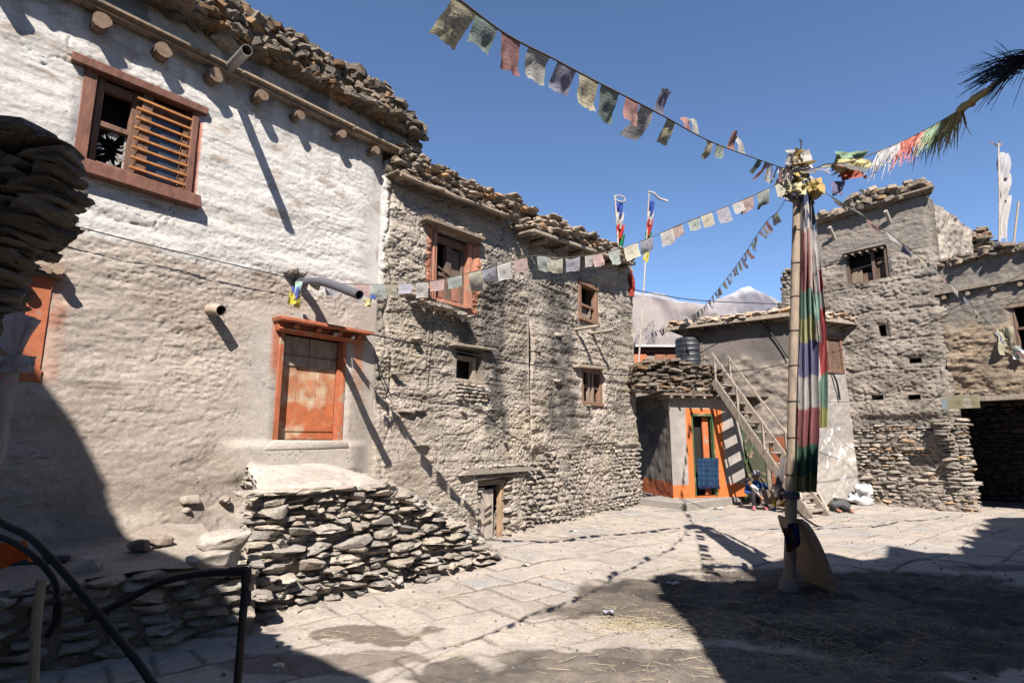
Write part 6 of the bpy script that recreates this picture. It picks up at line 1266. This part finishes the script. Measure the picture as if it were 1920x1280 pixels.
# ================================================================ PEOPLE
def figure(label, joints, edges, base, cols, pose='person', extra=None, levels=2):
    """joints: name -> (xyz, radius); edges: (a, b, colour key) ; one continuous skinned body"""
    names = list(joints); me = bpy.data.meshes.new('body'); me.from_pydata([joints[n][0] for n in names], [(names.index(a), names.index(b)) for a, b, c in edges], [])
    o = bpy.data.objects.new('body', me); COL.objects.link(o); pass
    md = o.modifiers.new('skin', 'SKIN'); sv = me.skin_vertices[0].data
    for i, n_ in enumerate(names): r = joints[n_][1]; sv[i].radius = (r, r) if not isinstance(r, tuple) else r; sv[i].use_root = (i == 0)
    sb = o.modifiers.new('sub', 'SUBSURF'); sb.levels = levels; sb.render_levels = levels
    dg = bpy.context.evaluated_depsgraph_get(); m2 = bpy.data.meshes.new_from_object(o.evaluated_get(dg)); bpy.data.objects.remove(o, do_unlink=True)
    co = np.zeros(len(m2.vertices)*3); m2.vertices.foreach_get('co', co); co = co.reshape(-1, 3); best = np.full(len(co), 1e9); C = np.zeros((len(co), 3))
    for a, b, c in edges:
        A_, B_ = np.array(joints[a][0], float), np.array(joints[b][0], float); ab = B_-A_; t = np.clip(((co-A_)@ab)/(ab@ab+1e-9), 0, 1); ra = joints[a][1]; rb = joints[b][1]; ra = ra if not isinstance(ra, tuple) else ra[0]; rb = rb if not isinstance(rb, tuple) else rb[0]
        d = np.linalg.norm(co-(A_+t[:, None]*ab), axis=1)/(ra+(rb-ra)*t); m_ = d < best; best[m_] = d[m_]; C[m_] = cols[c]
    mb = MB(); F = {}
    for p in m2.polygons: F.setdefault(len(p.vertices), []).append(tuple(p.vertices))
    bpy.data.meshes.remove(m2)
    co = co+(.006*np.stack([fbm(co[:, 0]*14+k*7, co[:, 1]*14, co[:, 2]*14, 3) for k in range(3)], 1))*(1)
    t = thing('person', label, 'person', base); mb.add(co, F, C); mb.build('body', M['skin'], t); return t
SK = (.30, .165, .105)
def hand(J, E, w, d, key, side, r=.009, curl=(0, 0, -1), n0='h'):
    """five fingers rooted in the palm at w, pointing along d"""
    w = np.array(w, float); d = np.array(d, float); d /= np.linalg.norm(d); cu = np.array(curl, float); s = np.cross(d, cu); s /= np.linalg.norm(s)
    J[n0+'palm'] = (w+d*.05, (.032, .018)); E.append((key, n0+'palm', 'skin'))
    for k, L in enumerate((.062, .072, .068, .052)):
        b = w+d*.085+s*(.027-.018*k); J[f'{n0}k{k}'] = (b, r*1.1); J[f'{n0}m{k}'] = (b+d*L*.5+cu*.008, r); J[f'{n0}t{k}'] = (b+d*L*.85+cu*.03, r*.85)
        E += [(n0+'palm', f'{n0}k{k}', 'skin'), (f'{n0}k{k}', f'{n0}m{k}', 'skin'), (f'{n0}m{k}', f'{n0}t{k}', 'skin')]
    b = w+d*.03+s*.035*side; J[n0+'th'] = (b, r*1.15); J[n0+'tt'] = (b+d*.04+s*.022*side+cu*.012, r); E += [(n0+'palm', n0+'th', 'skin'), (n0+'th', n0+'tt', 'skin')]
def face(t, c, f, r, seed=0, hair=None, cap=None):
    """eyes, nose, mouth, ears, hair on a head centred c looking along f"""
    c = np.array(c, float); f = np.array(f, float); f /= np.linalg.norm(f); s = np.cross(f, (0, 0, 1)); s /= np.linalg.norm(s); u = np.cross(s, f)
    mb = MB()
    for k in (-1, 1): blob(mb, c+f*r*.90+s*k*r*.36+u*r*.08, (.010, .010, .007), 1, 0, (.03, .02, .02), 6)
    mb.build('eyes', M['skin'], t)
    mb = MB(); blob(mb, c+f*r*1.02-u*r*.18, (.013, .014, .018), 2, .1, SK, 8); blob(mb, c+f*r*.92-u*r*.48, (.022, .012, .006), 3, 0, (.22, .08, .07), 8)
    for k in (-1, 1): blob(mb, c+s*k*r*.92-u*r*.05, (.012, .016, .028), 4, .1, SK, 8)
    mb.build('face', M['skin'], t)
    if hair is not None:
        mb = MB(); n = 22; T, P = np.meshgrid(np.linspace(0, np.pi*.62, n), np.linspace(0, 2*np.pi, 2*n), indexing='ij'); D = np.dstack([np.sin(T)*np.cos(P), np.sin(T)*np.sin(P), np.cos(T)]); k = 1.10+.06*fbm(D[..., 0]*4, D[..., 1]*4, D[..., 2]*4+seed, 3); T2 = T
        front = sst(.2, .9, np.cos(P))*sst(.9, 1.6, T); k = k*(1-.25*front)
        V = c-f*r*.08+(D[..., 0:1]*f+D[..., 1:2]*s+D[..., 2:3]*u)*k[..., None]*r; I = np.arange(T.size).reshape(T.shape); mb.add(V.reshape(-1, 3), {4: np.stack([I[:-1, :-1], I[1:, :-1], I[1:, 1:], I[:-1, 1:]], -1).reshape(-1, 4)}, hair); mb.build('hair', M['skin'], t)
    if cap is not None:
        mb = MB(); n = 24; T, P = np.meshgrid(np.linspace(0, np.pi*.47, n), np.linspace(0, 2*np.pi, 2*n), indexing='ij'); D = np.dstack([np.sin(T)*np.cos(P), np.sin(T)*np.sin(P), np.cos(T)*.95]); V = c+u*r*.25+(D[..., 0:1]*f+D[..., 1:2]*s+D[..., 2:3]*u)*r*1.17*(1+.03*fbm(D[..., 0]*3, D[..., 1]*3, D[..., 2], 2))[..., None]
        cc = mixc((.62, .62, .62), (.08, .08, .12), (fbm(D[..., 0]*3.4, D[..., 1]*3.4, D[..., 2]*3.4+5, 2) > .12)*1.); I = np.arange(T.size).reshape(T.shape); mb.add(V.reshape(-1, 3), {4: np.stack([I[:-1, :-1], I[1:, :-1], I[1:, 1:], I[:-1, 1:]], -1).reshape(-1, 4)}, cc.reshape(-1, 3))
        B = [c+u*r*.3+(f*math.cos(a)+s*math.sin(a))*r*1.18 for a in np.linspace(0, 2*np.pi, 25)]; mb.add(np.array(B+[c+u*r*.12+(f*math.cos(a)+s*math.sin(a))*r*1.42 for a in np.linspace(0, 2*np.pi, 25)]), [(i, i+1, 26+i, 25+i) for i in range(24)], (.5, .5, .5)); mb.build('hat', M['skin'], t)
# woman with a child in her lap
O = np.array((6.02, 14.62, 0)); f = np.array((-.25, -.97, 0)); l = np.array((.97, -.25, 0))     # facing, her left = picture right
def b_(fw, lt, z): return O+f*fw+l*lt+np.array((0, 0, z))
J = {'pel': (b_(0, 0, .24), .13), 'wst': (b_(.02, 0, .36), .12), 'chs': (b_(.06, 0, .54), (.15, .11)), 'nck': (b_(.09, 0, .685), .05), 'hd0': (b_(.12, 0, .745), .062), 'hd1': (b_(.13, 0, .81), .085), 'hd2': (b_(.11, 0, .88), .07),
     'ls': (b_(.05, .17, .625), .06), 'le': (b_(.22, .24, .43), .045), 'lw': (b_(.30, .14, .62), .03), 'rs': (b_(.05, -.17, .625), .06), 're': (b_(.16, -.27, .40), .045), 'rw': (b_(.36, -.12, .40), .03),
     'lh': (b_(.05, .10, .22), .10), 'lk': (b_(.40, .14, .40), .07), 'la': (b_(.42, .13, .09), .042), 'lf': (b_(.55, .14, .035), .036),
     'rh': (b_(.05, -.10, .22), .10), 'rk': (b_(.42, -.13, .42), .07), 'ra': (b_(.44, -.14, .09), .042), 'rf': (b_(.57, -.15, .035), .036)}
E_ = [('pel', 'wst', 'top'), ('wst', 'chs', 'top'), ('chs', 'nck', 'top'), ('nck', 'hd0', 'skin'), ('hd0', 'hd1', 'skin'), ('hd1', 'hd2', 'skin'), ('chs', 'ls', 'top'), ('ls', 'le', 'top'), ('le', 'lw', 'top'), ('chs', 'rs', 'top'), ('rs', 're', 'top'), ('re', 'rw', 'top'),
      ('pel', 'lh', 'leg'), ('lh', 'lk', 'leg'), ('lk', 'la', 'leg'), ('la', 'lf', 'shoe'), ('pel', 'rh', 'leg'), ('rh', 'rk', 'leg'), ('rk', 'ra', 'leg'), ('ra', 'rf', 'shoe')]
hand(J, E_, b_(.30, .14, .62), (-.3*f+np.array([0, 0, 1])-.2*l), 'lw', 1, n0='L', curl=-f); hand(J, E_, b_(.36, -.12, .40), (f*.4+l*1.0), 'rw', 1, n0='R', curl=(0, 0, -1))
wm = figure('seated person in blue top and patterned sun hat holding a child in the lap', J, E_, tuple(O), {'top': (.03, .10, .34), 'skin': SK, 'leg': (.022, .02, .024), 'shoe': (.55, .14, .20)})
face(wm, b_(.13, 0, .82), f+np.array([0, 0, -.15]), .088, hair=(.015, .012, .012), cap=True)
CO_ = b_(.30, -.10, .50); J = {'pel': (CO_+l*.12+np.array([0, 0, -.10]), .07), 'chs': (CO_+np.array([0, 0, .02]), .075), 'nck': (CO_-l*.05+np.array([0, 0, .09]), .035), 'hd': (CO_-l*.09+np.array([0, 0, .16]), .075), 'hd2': (CO_-l*.10+np.array([0, 0, .21]), .05),
      'a1': (CO_+f*.08+np.array([0, 0, .05]), .03), 'a2': (CO_+f*.12+l*.10+np.array([0, 0, -.02]), .022), 'b1': (CO_-f*.06+l*.05+np.array([0, 0, .05]), .03), 'b2': (CO_+f*.08+l*.14, .022), 'l1': (CO_+f*.10+l*.20+np.array([0, 0, -.12]), .045), 'l2': (CO_+f*.16+l*.28+np.array([0, 0, -.20]), .03), 'k1': (CO_+f*.14+l*.12+np.array([0, 0, -.14]), .045), 'k2': (CO_+f*.20+l*.18+np.array([0, 0, -.24]), .03)}
E_ = [('pel', 'chs', 'w'), ('chs', 'nck', 'w'), ('nck', 'hd', 'skin'), ('hd', 'hd2', 'skin'), ('chs', 'a1', 'w'), ('a1', 'a2', 'w'), ('chs', 'b1', 'w'), ('b1', 'b2', 'w'), ('pel', 'l1', 'g'), ('l1', 'l2', 'skin'), ('pel', 'k1', 'g'), ('k1', 'k2', 'skin')]
ch_ = figure('small child in white shirt lying in the lap of the person with the sun hat', J, E_, tuple(CO_), {'w': (.62, .62, .64), 'skin': SK, 'g': (.35, .34, .34)})
face(ch_, CO_-l*.10+np.array([0, 0, .18]), f+l*.8, .074, hair=(.02, .015, .015))
# second seated person, bent behind a plank box
O = np.array((6.50, 14.30, 0)); f = np.array((-.45, -.9, 0)); f /= np.linalg.norm(f); l = np.array((-f[1], f[0], 0))
J = {'pel': (b_(0, 0, .20), .13), 'wst': (b_(.05, 0, .33), .12), 'chs': (b_(.13, 0, .48), (.14, .11)), 'nck': (b_(.20, 0, .60), .05), 'hd0': (b_(.24, 0, .645), .06), 'hd1': (b_(.26, 0, .70), .083), 'hd2': (b_(.23, 0, .77), .065),
     'ls': (b_(.13, .16, .56), .055), 'le': (b_(.30, .22, .36), .042), 'lw': (b_(.42, .06, .44), .028), 'rs': (b_(.13, -.16, .56), .055), 're': (b_(.28, -.24, .38), .042), 'rw': (b_(.36, -.05, .52), .028),
     'lh': (b_(.05, .10, .18), .10), 'lk': (b_(.36, .20, .30), .075), 'la': (b_(.34, .16, .08), .045), 'lf': (b_(.46, .18, .035), .04), 'rh': (b_(.05, -.10, .18), .10), 'rk': (b_(.36, -.18, .30), .075), 'ra': (b_(.36, -.16, .08), .045), 'rf': (b_(.48, -.2, .035), .04)}
E_ = [('pel', 'wst', 'top'), ('wst', 'chs', 'top'), ('chs', 'nck', 'top'), ('nck', 'hd0', 'skin'), ('hd0', 'hd1', 'skin'), ('hd1', 'hd2', 'skin'), ('chs', 'ls', 'top'), ('ls', 'le', 'top'), ('le', 'lw', 'skin'), ('chs', 'rs', 'top'), ('rs', 're', 'top'), ('re', 'rw', 'skin'),
      ('pel', 'lh', 'leg'), ('lh', 'lk', 'leg'), ('lk', 'la', 'leg'), ('la', 'lf', 'shoe'), ('pel', 'rh', 'leg'), ('rh', 'rk', 'leg'), ('rk', 'ra', 'leg'), ('ra', 'rf', 'shoe')]
hand(J, E_, b_(.42, .06, .44), (-l+f*.3), 'lw', -1, n0='L'); hand(J, E_, b_(.36, -.05, .52), (l*.6+np.array([0, 0, .5])), 'rw', 1, n0='R', curl=-f)
pr_ = figure('person in dark top and yellow trousers sitting bent forward under the stair', J, E_, tuple(O), {'top': (.06, .035, .035), 'skin': (.32, .15, .09), 'leg': (.28, .20, .04), 'shoe': (.03, .07, .25)})
face(pr_, b_(.26, 0, .71), f+np.array([0, 0, -.3]), .086, hair=(.015, .012, .012))
mb = MB(); g0 = gr(1428, 958, 0); fxy = Frame((g0[0], g0[1]), (.96, -.28)); fbox(mb, fxy, 0, .42, -.16, 0, .16, .47, (.16, .12, .10)); fbox(mb, fxy, .02, .40, -.14, -.02, .472, .49, (.3, .26, .22)); tag(mb.build('wooden_box', M['wood'], None, bevel=.01), 'dark wooden box standing in front of the two seated people', 'box')
# person lying on the paving
g1, g2 = gr(1540, 947), gr(1608, 966); ax = (g2-g1); ax /= np.linalg.norm(ax); up = np.array((0, 0, 1.)); sd3 = np.cross(up, ax)
O = gr(1581, 957); 
def k_(a, s, z): return O+ax*a+sd3*s+up*z
J = {'pel': (k_(.05, .0, .17), .155), 'wst': (k_(-.16, .05, .15), .125), 'chs': (k_(-.42, .12, .15), (.16, .12)), 'nck': (k_(-.62, .20, .13), .05), 'hd1': (k_(-.74, .26, .12), .09), 'hd2': (k_(-.82, .28, .12), .075),
     'as': (k_(-.52, .02, .20), .06), 'ae': (k_(-.40, -.14, .10), .045), 'aw': (k_(-.20, -.22, .06), .03), 'bs': (k_(-.5, .26, .12), .06), 'be': (k_(-.62, .02, .05), .045), 'bw': (k_(-.74, -.10, .04), .03),
     'h1': (k_(.10, -.04, .18), .12), 'k1': (k_(.12, -.32, .12), .078), 'a1': (k_(.46, -.30, .06), .045), 'f1': (k_(.56, -.31, .05), .036), 't1': (k_(.64, -.27, .035), .026),
     'h2': (k_(.08, .05, .12), .11), 'k2': (k_(.34, -.12, .09), .075), 'a2': (k_(.62, -.06, .055), .042), 'f2': (k_(.72, -.05, .04), .034)}
E_ = [('pel', 'wst', 'j'), ('wst', 'chs', 'j'), ('chs', 'nck', 'j'), ('nck', 'hd1', 'skin'), ('hd1', 'hd2', 'skin'), ('chs', 'as', 'j'), ('as', 'ae', 'j'), ('ae', 'aw', 'j'), ('chs', 'bs', 'j'), ('bs', 'be', 'j'), ('be', 'bw', 'j'),
      ('pel', 'h1', 't'), ('h1', 'k1', 't'), ('k1', 'a1', 'b'), ('a1', 'f1', 'skin'), ('f1', 't1', 'skin'), ('pel', 'h2', 't'), ('h2', 'k2', 't'), ('k2', 'a2', 'b'), ('a2', 'f2', 'skin')]
hand(J, E_, J['aw'][0], ax*1.0-sd3*.3, 'aw', 1, n0='L'); hand(J, E_, J['bw'][0], -ax-sd3*.2, 'bw', 1, n0='R')
ly = figure('barefoot person in olive jacket and dark trousers lying on the sunlit paving', J, E_, tuple(O), {'j': (.085, .085, .05), 'skin': (.42, .20, .14), 't': (.09, .09, .10), 'b': (.03, .03, .035)})
face(ly, k_(-.76, .26, .12), -sd3*.8+up*.3-ax*.2, .088, hair=(.015, .012, .012))
mb = MB(); rag(mb, k_(-.05, -.20, .18), .16, .16, (.35, .45, .10), seed=160, cr=.3, ax=ax); tag(mb.build('cloth', M['cloth'], None), 'small yellow green cloth on the jacket of the lying person', 'cloth')

# ================================================================ MOUNTAINS
def ridge(name, prof, Y, depth, cf, seed, rough, nx=220, ny=60, m=None):
    px = [a[0] for a in prof]; xs = np.linspace(prof[0][0], prof[-1][0], nx); zt = []; X = []
    for x in xs: p = at(x, float(np.interp(x, px, [a[1] for a in prof])), Y); X.append(p[0]); zt.append(p[2])
    X = np.array(X)[:, None]; zt = np.array(zt)[:, None]; T = np.linspace(0, 1, ny)[None, :]
    YY = Y-depth*(1-T)+0*X; XX = X*(YY/Y)**.0+0*T; n = fbm(XX/(Y*rough), YY/(Y*rough), seed, 6, .55); rg = 1-np.abs(n)
    Z = zt*(T**1.25)*(1+(.24*(rg-1)+.05*n)*sst(1.0, .85, T)*2)+zt*.012*fbm(XX/(Y*rough*.25), T*3, seed+4, 4)*sst(0, .3, T)
    Z = Z-zt*.07*(1-np.abs(fbm(XX/(Y*.035)+T*.8, T*1.2, seed+8, 4))*1.4)*sst(.02, .3, T)*sst(1.0, .9, T)
    Xb = np.concatenate([XX, XX[:, ::-1]], 1); Yb = np.concatenate([YY, YY[:, ::-1]+2*(Y-YY[:, ::-1])+1], 1); Zb = np.concatenate([Z, Z[:, ::-1]], 1)-2
    C = cf(Xb, Yb, Zb, Z.max()); I = np.arange(Xb.size).reshape(Xb.shape); mb = MB(); mb.add(np.dstack([Xb, Yb, Zb]).reshape(-1, 3), {4: np.stack([I[:-1, :-1], I[1:, :-1], I[1:, 1:], I[:-1, 1:]], -1).reshape(-1, 4)}, C.reshape(-1, 3)); kind(mb.build(name, m or M['rock_far'], None))
ridge('hills', [(600, 620), (900, 575), (1100, 560), (1190, 549), (1210, 550), (1240, 558), (1290, 563), (1320, 570), (1345, 580), (1400, 605), (1500, 640), (1700, 700), (1900, 740)], 420, 330, lambda X, Y, Z, zm: mixc((.29, .25, .235), (.15, .13, .135), sst(-.1, .35, fbm(X/16, Z/60, 5, 5))), 3, .13)
def snow(X, Y, Z, zm):
    h = Z/zm; n = fbm(X/260, Z/150, 5, 5); m = sst(.78, 1.0, h+.34*n); return mixc(mixc((.27, .25, .27), (.15, .145, .17), sst(-.1, .3, fbm(X/90, Z/260, 15, 5))), (.66, .68, .72), m*sst(700, 1000, Z+0*X)*.9)
ridge('snow_mountain', [(700, 640), (1000, 600), (1120, 560), (1185, 545), (1205, 551), (1225, 549), (1245, 553), (1270, 563), (1320, 572), (1345, 561), (1370, 551), (1390, 541), (1405, 537), (1420, 545), (1435, 551), (1450, 558), (1480, 575), (1600, 620), (1900, 690)], 3200, 2000, snow, 9, .12, nx=420, ny=120)
